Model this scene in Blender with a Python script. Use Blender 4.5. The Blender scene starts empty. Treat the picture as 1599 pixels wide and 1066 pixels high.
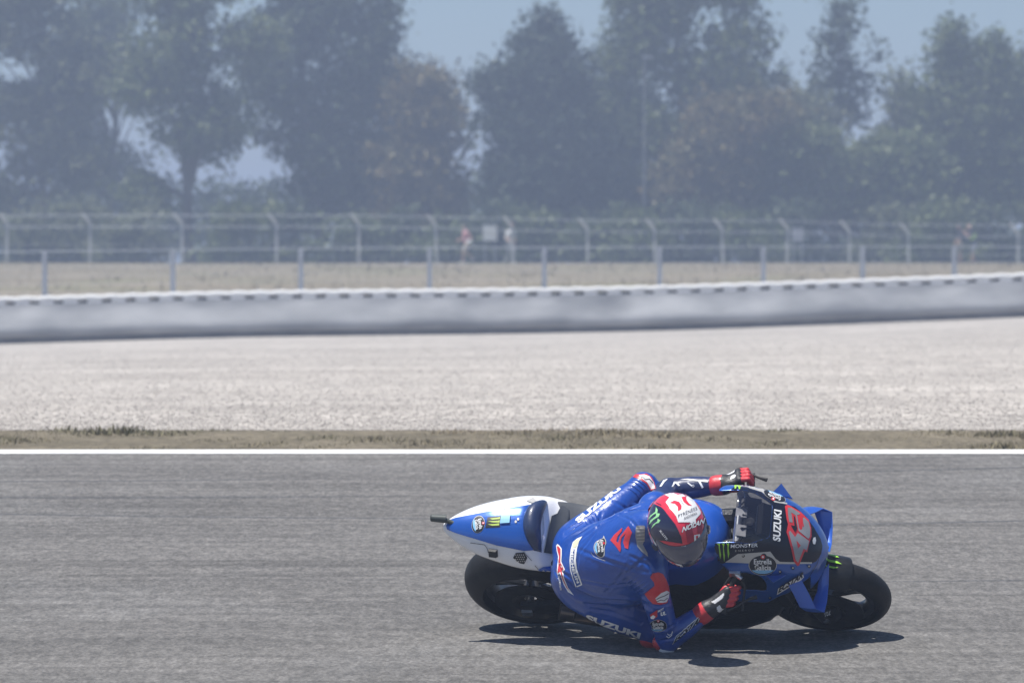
import bpy, bmesh, math, random
import numpy as np
from mathutils import Vector, Matrix
from mathutils.bvhtree import BVHTree

random.seed(7)
RNG = np.random.default_rng(7)
SC = bpy.context.scene
COL = SC.collection

# ------------------------------------------------------------------ camera, sky, sun, exposure
FPX = 6800.0                      # focal length in pixels of the 1599 px wide photograph
CAM = np.array([0.0, -20.0, 1.63])
PITCH = math.atan(101 / FPX)
cam_data = bpy.data.cameras.new('camera')
cam = bpy.data.objects.new('camera', cam_data)
COL.objects.link(cam)
cam.location = CAM
cam.rotation_euler = (math.pi / 2 - PITCH, 0, 0)
cam_data.sensor_width = 36.0
cam_data.lens = 36.0 * FPX / 1599.0
cam_data.clip_start = 0.5
cam_data.clip_end = 4000
cam_data.dof.use_dof = True
cam_data.dof.focus_distance = 19.6
cam_data.dof.aperture_fstop = 5.0
SC.camera = cam

SUN_DIR = Vector((0.31, 0.11, -1.0)).normalized()      # the way the light travels
sun_elev = math.asin(-SUN_DIR.z)
sun_az = math.atan2(-SUN_DIR.x, -SUN_DIR.y)             # compass angle from +Y, clockwise
world = bpy.data.worlds.new('World')
SC.world = world
world.use_nodes = True
wn = world.node_tree
wn.nodes.clear()
w_out = wn.nodes.new('ShaderNodeOutputWorld')
w_bg = wn.nodes.new('ShaderNodeBackground')
w_sky = wn.nodes.new('ShaderNodeTexSky')
w_sky.sky_type = 'NISHITA'
w_sky.sun_disc = False
w_sky.sun_elevation = sun_elev
w_sky.sun_rotation = sun_az
w_sky.air_density = 1.0
w_sky.dust_density = 0.2
w_sky.ozone_density = 6.0
w_bg.inputs['Strength'].default_value = 0.062
wn.links.new(w_sky.outputs[0], w_bg.inputs[0])
wn.links.new(w_bg.outputs[0], w_out.inputs[0])

sun_data = bpy.data.lights.new('sun', 'SUN')
sun = bpy.data.objects.new('sun', sun_data)
COL.objects.link(sun)
sun.rotation_euler = SUN_DIR.to_track_quat('-Z', 'Y').to_euler()
sun_data.energy = 4.8
sun_data.angle = math.radians(0.53)
sun_data.color = (1.0, 0.965, 0.91)

SC.view_settings.view_transform = 'Standard'
SC.view_settings.look = 'None'
SC.view_settings.gamma = 1
SC.view_settings.exposure = 0.6
SC.view_settings.use_curve_mapping = False
SC.render.engine = 'CYCLES'
SC.cycles.max_bounces = 6
SC.cycles.volume_bounces = 0
SC.cycles.transparent_max_bounces = 12

# ------------------------------------------------------------------ geometry of the view (to put things where the photo has them)
V_FW = np.array([0, math.cos(PITCH), -math.sin(PITCH)])
V_RT = np.array([1.0, 0, 0])
V_UP = np.cross(V_RT, V_FW)


def ray(u, v):
    return V_FW + V_RT * (u - 799.5) / FPX + V_UP * (533.0 - v) / FPX


def at(u, v, dist):
    """world point seen at photo pixel (u, v), dist metres north of the camera"""
    d = ray(u, v)
    return CAM + d * (dist / d[1])


SLOPE = 0.05
N_ = np.array([0, -SLOPE, 1]); N_ /= np.linalg.norm(N_)
LEAN, YAW = math.radians(57), math.radians(11)
F_ = np.array([math.cos(YAW), -math.sin(YAW), 0]); F_[2] = SLOPE * F_[1]; F_ /= np.linalg.norm(F_)
L0_ = np.cross(N_, F_)
U_ = math.cos(LEAN) * N_ - math.sin(LEAN) * L0_
L_ = math.cos(LEAN) * L0_ + math.sin(LEAN) * N_
O_ = np.array([0.82, 0.22, SLOPE * 0.22]) + N_ * 0.028
BIKE_M = Matrix(((F_[0], L_[0], U_[0], O_[0]), (F_[1], L_[1], U_[1], O_[1]), (F_[2], L_[2], U_[2], O_[2]), (0, 0, 0, 1)))
BIKE_R = np.stack([F_, L_, U_])


def wloc(w):
    return BIKE_R @ (np.asarray(w, float) - O_)


# ------------------------------------------------------------------ materials
MATS = {}


def mat(name, color, rough=0.5, metal=0.0, coat=0.0, var=0.0, vscale=8.0, bump=0.0, bscale=60.0, spec=0.5, color2=None, stretch=(1, 1, 1), trans=0.0, alpha=1.0, detail=4.0, sheen=0.0):
    if name in MATS:
        return MATS[name]
    m = bpy.data.materials.new(name)
    m.use_nodes = True
    nt = m.node_tree
    b = nt.nodes['Principled BSDF']
    c = (color[0], color[1], color[2], 1)
    b.inputs['Base Color'].default_value = c
    b.inputs['Roughness'].default_value = rough
    b.inputs['Metallic'].default_value = metal
    b.inputs['Coat Weight'].default_value = coat
    b.inputs['Coat Roughness'].default_value = 0.08
    b.inputs['Specular IOR Level'].default_value = spec
    b.inputs['Transmission Weight'].default_value = trans
    b.inputs['Alpha'].default_value = alpha
    b.inputs['Sheen Weight'].default_value = sheen
    tc = nt.nodes.new('ShaderNodeTexCoord')
    mp = nt.nodes.new('ShaderNodeMapping')
    mp.inputs['Scale'].default_value = stretch
    nt.links.new(tc.outputs['Object'], mp.inputs['Vector'])
    if var > 0 or color2:
        n = nt.nodes.new('ShaderNodeTexNoise')
        n.inputs['Scale'].default_value = vscale
        n.inputs['Detail'].default_value = detail
        nt.links.new(mp.outputs[0], n.inputs['Vector'])
        r = nt.nodes.new('ShaderNodeValToRGB')
        if color2 is None:
            lo = [x * (1 - var) for x in color]; hi = [min(1, x * (1 + var)) for x in color]
        else:
            lo, hi = color, color2
        r.color_ramp.elements[0].position = 0.32
        r.color_ramp.elements[1].position = 0.68
        r.color_ramp.elements[0].color = (*lo, 1)
        r.color_ramp.elements[1].color = (*hi, 1)
        nt.links.new(n.outputs['Fac'], r.inputs['Fac'])
        nt.links.new(r.outputs['Color'], b.inputs['Base Color'])
    if bump > 0:
        n2 = nt.nodes.new('ShaderNodeTexNoise')
        n2.inputs['Scale'].default_value = bscale
        n2.inputs['Detail'].default_value = 3
        nt.links.new(mp.outputs[0], n2.inputs['Vector'])
        bp = nt.nodes.new('ShaderNodeBump')
        bp.inputs['Strength'].default_value = bump
        bp.inputs['Distance'].default_value = 0.01
        nt.links.new(n2.outputs['Fac'], bp.inputs['Height'])
        nt.links.new(bp.outputs['Normal'], b.inputs['Normal'])
    MATS[name] = m
    return m


# ------------------------------------------------------------------ object helpers
def tag(o, label=None, cat=None, group=None, kind=None):
    if label: o['label'] = label
    if cat: o['category'] = cat
    if group: o['group'] = group
    if kind: o['kind'] = kind
    return o


def thing(name, label, cat, matrix=None, loc=(0, 0, 0), group=None):
    o = bpy.data.objects.new(name, None)
    o.empty_display_size = 0.2
    COL.objects.link(o)
    o.matrix_world = matrix if matrix is not None else Matrix.Translation(loc)
    return tag(o, label, cat, group)


def link(name, me, parent=None, matrix=None):
    o = bpy.data.objects.new(name, me)
    COL.objects.link(o)
    if parent is not None:
        o.parent = parent
    if matrix is not None:
        o.matrix_local = matrix
    return o


def np_mesh(name, verts, faces, mats, fmat=None, smooth=True):
    """faces: (n,3) or (n,4) int array, or list of lists"""
    me = bpy.data.meshes.new(name)
    verts = np.asarray(verts, dtype=np.float32)
    if isinstance(faces, np.ndarray):
        k = faces.shape[1]; n = len(faces)
        me.vertices.add(len(verts)); me.vertices.foreach_set('co', verts.ravel())
        me.loops.add(n * k); me.loops.foreach_set('vertex_index', faces.astype(np.int32).ravel())
        me.polygons.add(n); me.polygons.foreach_set('loop_start', np.arange(0, n * k, k, dtype=np.int32))
    else:
        me.from_pydata([tuple(map(float, v)) for v in verts], [], [tuple(int(i) for i in f) for f in faces])
        n = len(faces)
    for m in (mats if isinstance(mats, (list, tuple)) else [mats]):
        me.materials.append(m)
    if fmat is not None:
        me.polygons.foreach_set('material_index', np.asarray(fmat, dtype=np.int32))
    me.polygons.foreach_set('use_smooth', np.full(n, smooth, dtype=bool))
    me.update(calc_edges=True)
    me.validate()
    return me


class MB:
    """collects shapes for ONE mesh"""
    def __init__(self):
        self.v = []; self.f = []; self.m = []

    def add(self, verts, faces, mi=0):
        b = len(self.v)
        self.v += [tuple(map(float, p)) for p in verts]
        self.f += [tuple(int(i) + b for i in f) for f in faces]
        self.m += [mi] * len(faces)

    def box(self, c, s, R=None, mi=0, taper=1.0):
        c = np.asarray(c, float); h = np.asarray(s, float) / 2
        P = []
        for z in (-1, 1):
            t = 1.0 if z < 0 else taper
            for x, y in ((-1, -1), (1, -1), (1, 1), (-1, 1)):
                p = np.array([x * h[0] * t, y * h[1] * t, z * h[2]])
                P.append(c + (np.asarray(R) @ p if R is not None else p))
        self.add(P, [(3, 2, 1, 0), (4, 5, 6, 7), (0, 1, 5, 4), (1, 2, 6, 5), (2, 3, 7, 6), (3, 0, 4, 7)], mi)

    def tube(self, pts, rads, n=10, mi=0, flat=1.0, updir=None, cap=True):
        pts = [np.asarray(p, float) for p in pts]
        if not isinstance(rads, (list, tuple)): rads = [rads] * len(pts)
        V = []; prev = None
        for i, p in enumerate(pts):
            a = pts[max(0, i - 1)]; b = pts[min(len(pts) - 1, i + 1)]
            t = b - a; t = t / (np.linalg.norm(t) + 1e-9)
            if prev is None:
                r = np.asarray(updir, float) if updir is not None else (np.array([0, 0, 1.0]) if abs(t[2]) < 0.9 else np.array([1.0, 0, 0]))
            else:
                r = prev
            r = r - t * (r @ t); r /= np.linalg.norm(r) + 1e-9
            prev = r; s = np.cross(t, r)
            for k in range(n):
                a_ = 2 * math.pi * k / n
                V.append(p + (r * math.cos(a_) * flat + s * math.sin(a_)) * rads[i])
        Fc = []
        for i in range(len(pts) - 1):
            for k in range(n):
                k2 = (k + 1) % n
                Fc.append((i * n + k, i * n + k2, (i + 1) * n + k2, (i + 1) * n + k))
        if cap:
            Fc.append(tuple(range(n - 1, -1, -1)))
            Fc.append(tuple((len(pts) - 1) * n + k for k in range(n)))
        self.add(V, Fc, mi)

    def lathe(self, prof, c, n=48, axis='y', mi=0, closed=False):
        """prof: list of (radius, along axis)"""
        V = []; m = len(prof)
        for k in range(n):
            a = 2 * math.pi * k / n
            for r, h in prof:
                if axis == 'y': V.append((c[0] + r * math.cos(a), c[1] + h, c[2] + r * math.sin(a)))
                elif axis == 'z': V.append((c[0] + r * math.cos(a), c[1] + r * math.sin(a), c[2] + h))
                else: V.append((c[0] + h, c[1] + r * math.cos(a), c[2] + r * math.sin(a)))
        Fc = []
        for k in range(n):
            k2 = (k + 1) % n
            for j in range(m if closed else m - 1):
                j2 = (j + 1) % m
                Fc.append((k * m + j, k * m + j2, k2 * m + j2, k2 * m + j) if axis != 'y' else (k * m + j2, k * m + j, k2 * m + j, k2 * m + j2))
        self.add(V, Fc, mi)

    def ball(self, c, r, n=12, mi=0, R=None):
        r = (r, r, r) if not isinstance(r, (tuple, list)) else r
        V = []; Fc = []
        for i in range(n + 1):
            th = math.pi * i / n
            for k in range(2 * n):
                ph = math.pi * k / n
                p = np.array([r[0] * math.sin(th) * math.cos(ph), r[1] * math.sin(th) * math.sin(ph), r[2] * math.cos(th)])
                if R is not None: p = np.asarray(R) @ p
                V.append(p + np.asarray(c, float))
        for i in range(n):
            for k in range(2 * n):
                k2 = (k + 1) % (2 * n)
                Fc.append((i * 2 * n + k, (i + 1) * 2 * n + k, (i + 1) * 2 * n + k2, i * 2 * n + k2))
        self.add(V, Fc, mi)

    def mesh(self, name, mats, smooth=True):
        me = np_mesh(name, self.v, self.f, mats, self.m, smooth)
        bm = bmesh.new(); bm.from_mesh(me)
        bmesh.ops.remove_doubles(bm, verts=bm.verts, dist=1e-5)
        bmesh.ops.recalc_face_normals(bm, faces=bm.faces)
        if smooth:
            for e in bm.edges:
                if len(e.link_faces) == 2 and e.calc_face_angle(0) > 0.6:
                    e.smooth = False
        bm.to_mesh(me); bm.free()
        return me

    def obj(self, name, mats, parent=None, smooth=True, matrix=None):
        return link(name, self.mesh(name, mats, smooth), parent, matrix)


def loft(rings, closed=True, caps=True):
    """rings: list of lists of points -> verts, faces"""
    n = len(rings[0]); V = [p for r in rings for p in r]; Fc = []
    for i in range(len(rings) - 1):
        for k in range(n if closed else n - 1):
            k2 = (k + 1) % n
            Fc.append((i * n + k, i * n + k2, (i + 1) * n + k2, (i + 1) * n + k))
    if caps and closed:
        Fc.append(tuple(range(n - 1, -1, -1)))
        Fc.append(tuple((len(rings) - 1) * n + k for k in range(n)))
    return V, Fc


def cr_interp(xs, ys, x):
    """smooth (pchip-like) interpolation through control points"""
    xs = np.asarray(xs, float); ys = np.asarray(ys, float)
    x = np.clip(x, xs[0], xs[-1])
    h = np.diff(xs); d = np.diff(ys) / h
    m = np.zeros_like(ys)
    m[0] = d[0]; m[-1] = d[-1]
    for i in range(1, len(ys) - 1):
        if d[i - 1] * d[i] > 0:
            w1 = 2 * h[i] + h[i - 1]; w2 = h[i] + 2 * h[i - 1]
            m[i] = (w1 + w2) / (w1 / d[i - 1] + w2 / d[i])
    i = np.clip(np.searchsorted(xs, x) - 1, 0, len(h) - 1)
    t = (x - xs[i]) / h[i]
    return (2 * t**3 - 3 * t**2 + 1) * ys[i] + (t**3 - 2 * t**2 + t) * h[i] * m[i] + (-2 * t**3 + 3 * t**2) * ys[i + 1] + (t**3 - t**2) * h[i] * m[i + 1]


# ------------------------------------------------------------------ blended solids (signed distance + surface nets): one continuous skin
def sdf_mesh(name, prims, voxel, mats, k=0.02):
    """prims: {'pts':[(p,r),...], 'm':mat} tapered chains or {'c':centre,'A':3x3 columns = half axes,'m':mat} ellipsoids;
    optional 'rip':(amp, period, s0, s1) folds along a chain"""
    los, his = [], []
    for p in prims:
        if 'pts' in p:
            P = np.array([q[0] for q in p['pts']], float); r = max(q[1] for q in p['pts'])
            p['lo'] = P.min(0) - r; p['hi'] = P.max(0) + r
        else:
            e = np.sqrt((np.asarray(p['A'], float) ** 2).sum(1)); p['lo'] = np.asarray(p['c']) - e; p['hi'] = np.asarray(p['c']) + e
        los.append(p['lo']); his.append(p['hi'])
    pad = 4 * voxel + k
    lo = np.min(los, 0) - pad; hi = np.max(his, 0) + pad
    n = np.ceil((hi - lo) / voxel).astype(int) + 1
    D = np.full(n, 1.0, dtype=np.float32)
    ax = [lo[i] + voxel * np.arange(n[i]) for i in range(3)]

    def dist(p, X):
        if 'pts' in p:
            best = None; s_off = 0.0
            P = p['pts']
            for i in range(len(P) - 1):
                a = np.asarray(P[i][0], float); b = np.asarray(P[i + 1][0], float)
                ab = b - a; L2 = ab @ ab; Ln = math.sqrt(L2)
                t = np.clip(((X - a) @ ab) / L2, 0, 1)
                r = P[i][1] + (P[i + 1][1] - P[i][1]) * (t * t * (3 - 2 * t))
                d = np.linalg.norm(X - a - t[..., None] * ab, axis=-1) - r
                if 'rip' in p:
                    amp, per, s0, s1 = p['rip']
                    s = s_off + t * Ln
                    w = np.clip((s - s0) / 0.02, 0, 1) * np.clip((s1 - s) / 0.02, 0, 1)
                    d = d - amp * w * np.sin(2 * math.pi * s / per)
                best = d if best is None else np.minimum(best, d)
                s_off += Ln
            return best
        A = np.asarray(p['A'], float); Ai = np.linalg.inv(A)
        q = (X - np.asarray(p['c'])) @ Ai.T
        qn = np.linalg.norm(q, axis=-1)
        g = np.linalg.norm(q @ Ai, axis=-1)
        return qn * (qn - 1) / (g + 1e-9)

    for p in prims:
        kk = p.get('k', k)
        i0 = np.maximum(0, np.floor((p['lo'] - lo - kk - 3 * voxel) / voxel).astype(int))
        i1 = np.minimum(n, np.ceil((p['hi'] - lo + kk + 3 * voxel) / voxel).astype(int) + 1)
        g = np.stack(np.meshgrid(ax[0][i0[0]:i1[0]], ax[1][i0[1]:i1[1]], ax[2][i0[2]:i1[2]], indexing='ij'), -1)
        d = dist(p, g).astype(np.float32)
        s = (slice(i0[0], i1[0]), slice(i0[1], i1[1]), slice(i0[2], i1[2]))
        e = D[s]
        h = np.clip(0.5 + 0.5 * (e - d) / kk, 0, 1)
        D[s] = e + (d - e) * h - kk * h * (1 - h)
    # surface nets
    inside = D < 0
    cnt = np.zeros(n - 1, dtype=np.float32); acc = np.zeros((*(n - 1), 3), dtype=np.float32)
    nx, ny, nz = n
    base = np.stack(np.meshgrid(np.arange(nx - 1), np.arange(ny - 1), np.arange(nz - 1), indexing='ij'), -1).astype(np.float32)
    corners = [(a, b, c) for a in (0, 1) for b in (0, 1) for c in (0, 1)]

    def sub(arr, o): return arr[o[0]:nx - 1 + o[0], o[1]:ny - 1 + o[1], o[2]:nz - 1 + o[2]]
    for ci, a in enumerate(corners):
        for b in corners[ci + 1:]:
            if sum(abs(x - y) for x, y in zip(a, b)) != 1: continue
            da, db = sub(D, a), sub(D, b)
            cr = (da < 0) != (db < 0)
            t = np.where(cr, da / (da - db + 1e-12), 0)
            for x in range(3):
                acc[..., x] += np.where(cr, a[x] + t * (b[x] - a[x]), 0)
            cnt += cr
    act = cnt > 0
    idx = -np.ones(n - 1, dtype=np.int64); idx[act] = np.arange(act.sum())
    V = (base[act] + acc[act] / cnt[act][:, None]) * voxel + lo
    quads = []
    for axis in range(3):
        o = [0, 0, 0]; o[axis] = 1
        A = inside[:nx - o[0], :ny - o[1], :nz - o[2]]; B = inside[o[0]:, o[1]:, o[2]:]
        ch = A != B
        u, w = (axis + 1) % 3, (axis + 2) % 3
        I = np.argwhere(ch)
        I = I[(I[:, u] > 0) & (I[:, w] > 0) & (I[:, u] < n[u] - 1) & (I[:, w] < n[w] - 1)]
        if not len(I): continue
        eu = np.zeros(3, int); eu[u] = 1; ew = np.zeros(3, int); ew[w] = 1
        q = np.stack([idx[tuple((I - eu - ew).T)], idx[tuple((I - ew).T)], idx[tuple(I.T)], idx[tuple((I - eu).T)]], 1)
        flip = ~inside[tuple(I.T)]
        q[flip] = q[flip][:, ::-1]
        quads.append(q)
    Q = np.concatenate(quads)
    Q = Q[(Q >= 0).all(1)]
    # a little smoothing
    for _ in range(2):
        s = np.zeros_like(V); c = np.zeros(len(V))
        for a, b in ((0, 1), (1, 2), (2, 3), (3, 0)):
            np.add.at(s, Q[:, a], V[Q[:, b]]); np.add.at(c, Q[:, a], 1)
            np.add.at(s, Q[:, b], V[Q[:, a]]); np.add.at(c, Q[:, b], 1)
        V = V * 0.6 + 0.4 * s / np.maximum(c, 1)[:, None]
    fc = V[Q].mean(1)
    best = np.full(len(fc), 9.0); fm = np.zeros(len(fc), int)
    for p in prims:
        d = dist(p, fc) - p.get('pri', 0)
        s = d < best
        best[s] = d[s]; fm[s] = p.get('m', 0)
    return np_mesh(name, V, Q, mats, fm, True)


# ------------------------------------------------------------------ printed marks laid on real surfaces
BVH = {}


def bvh_of(o):
    if o.name not in BVH:
        mw = o.matrix_world.copy()
        p = o.parent
        if p is not None:                      # matrix_world is stale before a depsgraph update
            chain = o.matrix_basis.copy()
            while p is not None:
                chain = p.matrix_basis @ chain; p = p.parent
            mw = chain
        me = o.data
        BVH[o.name] = (BVHTree.FromPolygons([mw @ v.co for v in me.vertices], [tuple(p.vertices) for p in me.polygons]), mw)
    return BVH[o.name]


def fill2d(outlines, smooth=False):
    """outlines: list of lists of 2-D points (holes by even-odd) -> verts, faces"""
    cu = bpy.data.curves.new('tmp', 'CURVE'); cu.dimensions = '2D'; cu.fill_mode = 'BOTH'
    for pts in outlines:
        if smooth:
            P = np.asarray(pts, float); n = len(P); q = []
            for i in range(n):
                p0, p1, p2, p3 = P[i - 1], P[i], P[(i + 1) % n], P[(i + 2) % n]
                for t in (0, .25, .5, .75):
                    q.append(0.5 * (2 * p1 + (p2 - p0) * t + (2 * p0 - 5 * p1 + 4 * p2 - p3) * t * t + (3 * p1 - p0 - 3 * p2 + p3) * t**3))
            pts = q
        s = cu.splines.new('POLY'); s.points.add(len(pts) - 1)
        for i, p in enumerate(pts): s.points[i].co = (p[0], p[1], 0, 1)
        s.use_cyclic_u = True
    return curve_tris(cu)


def curve_tris(cu):
    o = bpy.data.objects.new('tmp', cu); COL.objects.link(o)
    dg = bpy.context.evaluated_depsgraph_get()
    me = bpy.data.meshes.new_from_object(o.evaluated_get(dg))
    V = np.array([v.co[:2] for v in me.vertices]); Fc = [tuple(p.vertices) for p in me.polygons]
    bpy.data.objects.remove(o); bpy.data.curves.remove(cu); bpy.data.meshes.remove(me)
    return V, Fc


def text2d(s, bold=0.0, shear=0.0, space=1.0, narrow=1.0):
    cu = bpy.data.curves.new('tmp', 'FONT'); cu.body = s; cu.size = 1; cu.offset = bold; cu.shear = shear; cu.space_character = space
    cu.dimensions = '2D'; cu.fill_mode = 'BOTH'; cu.resolution_u = 3
    V, Fc = curve_tris(cu)
    lo = V.min(0); hi = V.max(0)
    return (V - lo) / (hi - lo), Fc


def tidy(name):
    return ''.join(c if c.isalnum() else '_' for c in name.lower())


def lay(name, VF, target, material, off=0.0015, maxlen=4.0, label=None, thick=0.0):
    """drop a 2-D print (photo pixels) onto the surface of target along the sight line; child of target"""
    V, Fc = VF
    tree, mw = bvh_of(target)
    bm = bmesh.new()
    vs = [bm.verts.new((v[0], v[1], 0)) for v in V]
    for f in Fc:
        try: bm.faces.new([vs[i] for i in f])
        except ValueError: pass
    bmesh.ops.triangulate(bm, faces=bm.faces)
    for _ in range(6):
        es = [e for e in bm.edges if e.calc_length() > maxlen]
        if not es: break
        bmesh.ops.subdivide_edges(bm, edges=es, cuts=1)
        bmesh.ops.triangulate(bm, faces=bm.faces)
    inv = mw.inverted()
    dead = []; cv = Vector(CAM)
    for v in bm.verts:
        d = Vector(ray(v.co.x, v.co.y)).normalized()
        h, nrm, _, _ = tree.ray_cast(cv, d)
        if h is None:
            dead.append(v); continue
        if nrm.dot(d) > 0:
            if target.name.startswith('nose_fairing'): dead.append(v); continue
            nrm = -nrm
        v.co = inv @ (h + nrm * off - d * off * 0.7)
    bmesh.ops.delete(bm, geom=dead, context='VERTS')
    long = [f for f in bm.faces if max(e.calc_length() for e in f.edges) > 0.09]
    bmesh.ops.delete(bm, geom=long, context='FACES')
    me = bpy.data.meshes.new(name); 
    for f in bm.faces: f.smooth = True
    bm.to_mesh(me); bm.free()
    me.materials.append(material)
    o = link(name, me, target)
    if label: o['label'] = label
    return o


def pleats(target, lines, r, material, name='pleat'):
    """raised leather folds: thin half-buried rolls that follow the surface of target"""
    tree, mw = bvh_of(target); inv = mw.inverted(); cv = Vector(CAM)
    for ln in lines:
        P = np.asarray(ln, float); seg = np.linalg.norm(np.diff(P, axis=0), axis=1); s = np.concatenate([[0], np.cumsum(seg)]) / seg.sum()
        pts = []
        for q in np.linspace(0, 1, 12):
            d = Vector(ray(np.interp(q, s, P[:, 0]), np.interp(q, s, P[:, 1]))).normalized()
            h, nrm, _, _ = tree.ray_cast(cv, d)
            if h is None: continue
            if nrm.dot(d) > 0: nrm = -nrm
            p = np.array(inv @ (h - nrm * r * .25))
            if pts and np.linalg.norm(p - pts[-1]) > .05: break
            pts.append(p)
        if len(pts) < 4: continue
        m = MB(); n = len(pts); m.tube(pts, [r * max(.15, math.sin(math.pi * (i + .4) / (n - .2))) ** .6 for i in range(n)], 8)
        m.obj(name, material, target)


def put(VF, o, ex, ey):
    """unit box -> pixels: o is the lower left corner of the writing, ex along the line, ey up the letters"""
    V, Fc = VF
    V = np.asarray(V)
    return (np.asarray(o, float) + V[:, :1] * np.asarray(ex, float) + V[:, 1:] * np.asarray(ey, float), Fc)


def put_path(VF, path, height):
    """writing bent along a pixel path, letter tops to the right of the way it runs"""
    V, Fc = VF
    P = np.asarray(path, float); seg = np.linalg.norm(np.diff(P, axis=0), axis=1); s = np.concatenate([[0], np.cumsum(seg)]) / seg.sum()
    out = []
    for x, y in V:
        q = np.array([np.interp(x, s, P[:, 0]), np.interp(x, s, P[:, 1])])
        q2 = np.array([np.interp(x + .02, s, P[:, 0]), np.interp(x + .02, s, P[:, 1])]); q1 = np.array([np.interp(x - .02, s, P[:, 0]), np.interp(x - .02, s, P[:, 1])])
        t = (q2 - q1) / (np.linalg.norm(q2 - q1) + 1e-9)
        out.append(q + np.array([t[1], -t[0]]) * y * height)
    return np.array(out), Fc


def in_poly(p, poly):
    x, y = p; c = False; j = len(poly) - 1
    for i in range(len(poly)):
        xi, yi = poly[i]; xj, yj = poly[j]
        if (yi > y) != (yj > y) and x < (xj - xi) * (y - yi) / (yj - yi) + xi: c = not c
        j = i
    return c


def pix(w):
    d = np.asarray(w, float) - CAM; z = d @ V_FW
    return 799.5 + FPX * (d @ V_RT) / z, 533.0 - FPX * (d @ V_UP) / z


def ease_rim(me, it=8):
    """straighten the saw-tooth edge left where faces were cut away"""
    bm = bmesh.new(); bm.from_mesh(me)
    nb = {}
    for e in bm.edges:
        if e.is_boundary:
            a, b = e.verts; nb.setdefault(a, []).append(b); nb.setdefault(b, []).append(a)
    for _ in range(it):
        new = {v: v.co * .4 + (n[0].co + n[1].co) * .3 for v, n in nb.items() if len(n) == 2}
        for v, c in new.items(): v.co = c
    bm.to_mesh(me); bm.free(); me.update()


def crop(o, s, pts):
    return [(o[0] + x * s, o[1] + y * s) for x, y in pts]


def stroke(pts, w):
    """polyline with width -> outline"""
    P = np.asarray(pts, float); L = []; R = []
    if not isinstance(w, (list, tuple)): w = [w] * len(P)
    for i in range(len(P)):
        t = P[min(i + 1, len(P) - 1)] - P[max(i - 1, 0)]; t /= np.linalg.norm(t) + 1e-9
        n = np.array([-t[1], t[0]]) * w[i] / 2
        L.append(P[i] + n); R.append(P[i] - n)
    return [tuple(p) for p in L] + [tuple(p) for p in R[::-1]]


def ellipse(c, a, b, rot=0.0, n=28):
    ca, sa = math.cos(rot), math.sin(rot)
    return [(c[0] + a * math.cos(t) * ca - b * math.sin(t) * sa, c[1] + a * math.cos(t) * sa + b * math.sin(t) * ca) for t in np.linspace(0, 2 * math.pi, n, endpoint=False)]
# ================================================================== SETTING: ground strips, barrier, fences, trees
def ground_mat(name, stops, scale, stretch=(1, 1, 1), rough=0.9, bump=0.3, bscale=40, fine=None, streak=None, patch=None):
    """stops: [(pos, colour)] over layered noise; fine: (scale, amount) grain; streak: (stretch, amount); patch: (scale, colour, lo, hi)"""
    m = bpy.data.materials.new(name); m.use_nodes = True
    nt = m.node_tree; b = nt.nodes['Principled BSDF']
    b.inputs['Roughness'].default_value = rough
    b.inputs['Specular IOR Level'].default_value = 0.25
    tc = nt.nodes.new('ShaderNodeTexCoord')

    def noise(sc, st, det=4.0, rgh=0.55):
        mp = nt.nodes.new('ShaderNodeMapping'); mp.inputs['Scale'].default_value = st
        nt.links.new(tc.outputs['Object'], mp.inputs['Vector'])
        n = nt.nodes.new('ShaderNodeTexNoise'); n.inputs['Scale'].default_value = sc; n.inputs['Detail'].default_value = det; n.inputs['Roughness'].default_value = rgh
        nt.links.new(mp.outputs[0], n.inputs['Vector'])
        return n.outputs['Fac']

    def ramp(fac, st):
        r = nt.nodes.new('ShaderNodeValToRGB')
        while len(r.color_ramp.elements) < len(st): r.color_ramp.elements.new(0.5)
        for e, (p, c) in zip(r.color_ramp.elements, st):
            e.position = p; e.color = (*c, 1)
        nt.links.new(fac, r.inputs['Fac'])
        return r.outputs['Color']

    def mix(a, bb, mode='MULTIPLY', fac=1.0):
        x = nt.nodes.new('ShaderNodeMix'); x.data_type = 'RGBA'; x.blend_type = mode
        if isinstance(fac, float): x.inputs[0].default_value = fac
        else: nt.links.new(fac, x.inputs[0])
        nt.links.new(a, x.inputs[6]); nt.links.new(bb, x.inputs[7])
        return x.outputs[2]
    col = ramp(noise(scale, stretch), stops)
    if patch:
        sc, c2, lo, hi = patch
        f = ramp(noise(sc, (1, 1, 1), 5), [(lo, (0, 0, 0)), (hi, (1, 1, 1))])
        rgb = nt.nodes.new('ShaderNodeRGB'); rgb.outputs[0].default_value = (*c2, 1)
        col = mix(col, rgb.outputs[0], 'MIX', f)
    if streak:
        for st, amt, lo, hi in streak:
            f = ramp(noise(1.0, st, 3.0), [(lo, (1 - amt,) * 3), (hi, (1, 1, 1))])
            col = mix(col, f)
    if fine:
        for sc, st, amt in fine:
            f = ramp(noise(sc, st, 2.0, 0.7), [(0.34, (1 - amt,) * 3), (0.66, (1 + amt * 0.8,) * 3)])
            col = mix(col, f)
    nt.links.new(col, b.inputs['Base Color'])
    if bump:
        bp = nt.nodes.new('ShaderNodeBump'); bp.inputs['Strength'].default_value = bump; bp.inputs['Distance'].default_value = 0.01
        nt.links.new(noise(bscale, (1, 1, 1), 4.0, 0.7), bp.inputs['Height']); nt.links.new(bp.outputs['Normal'], b.inputs['Normal'])
    return m


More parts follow.
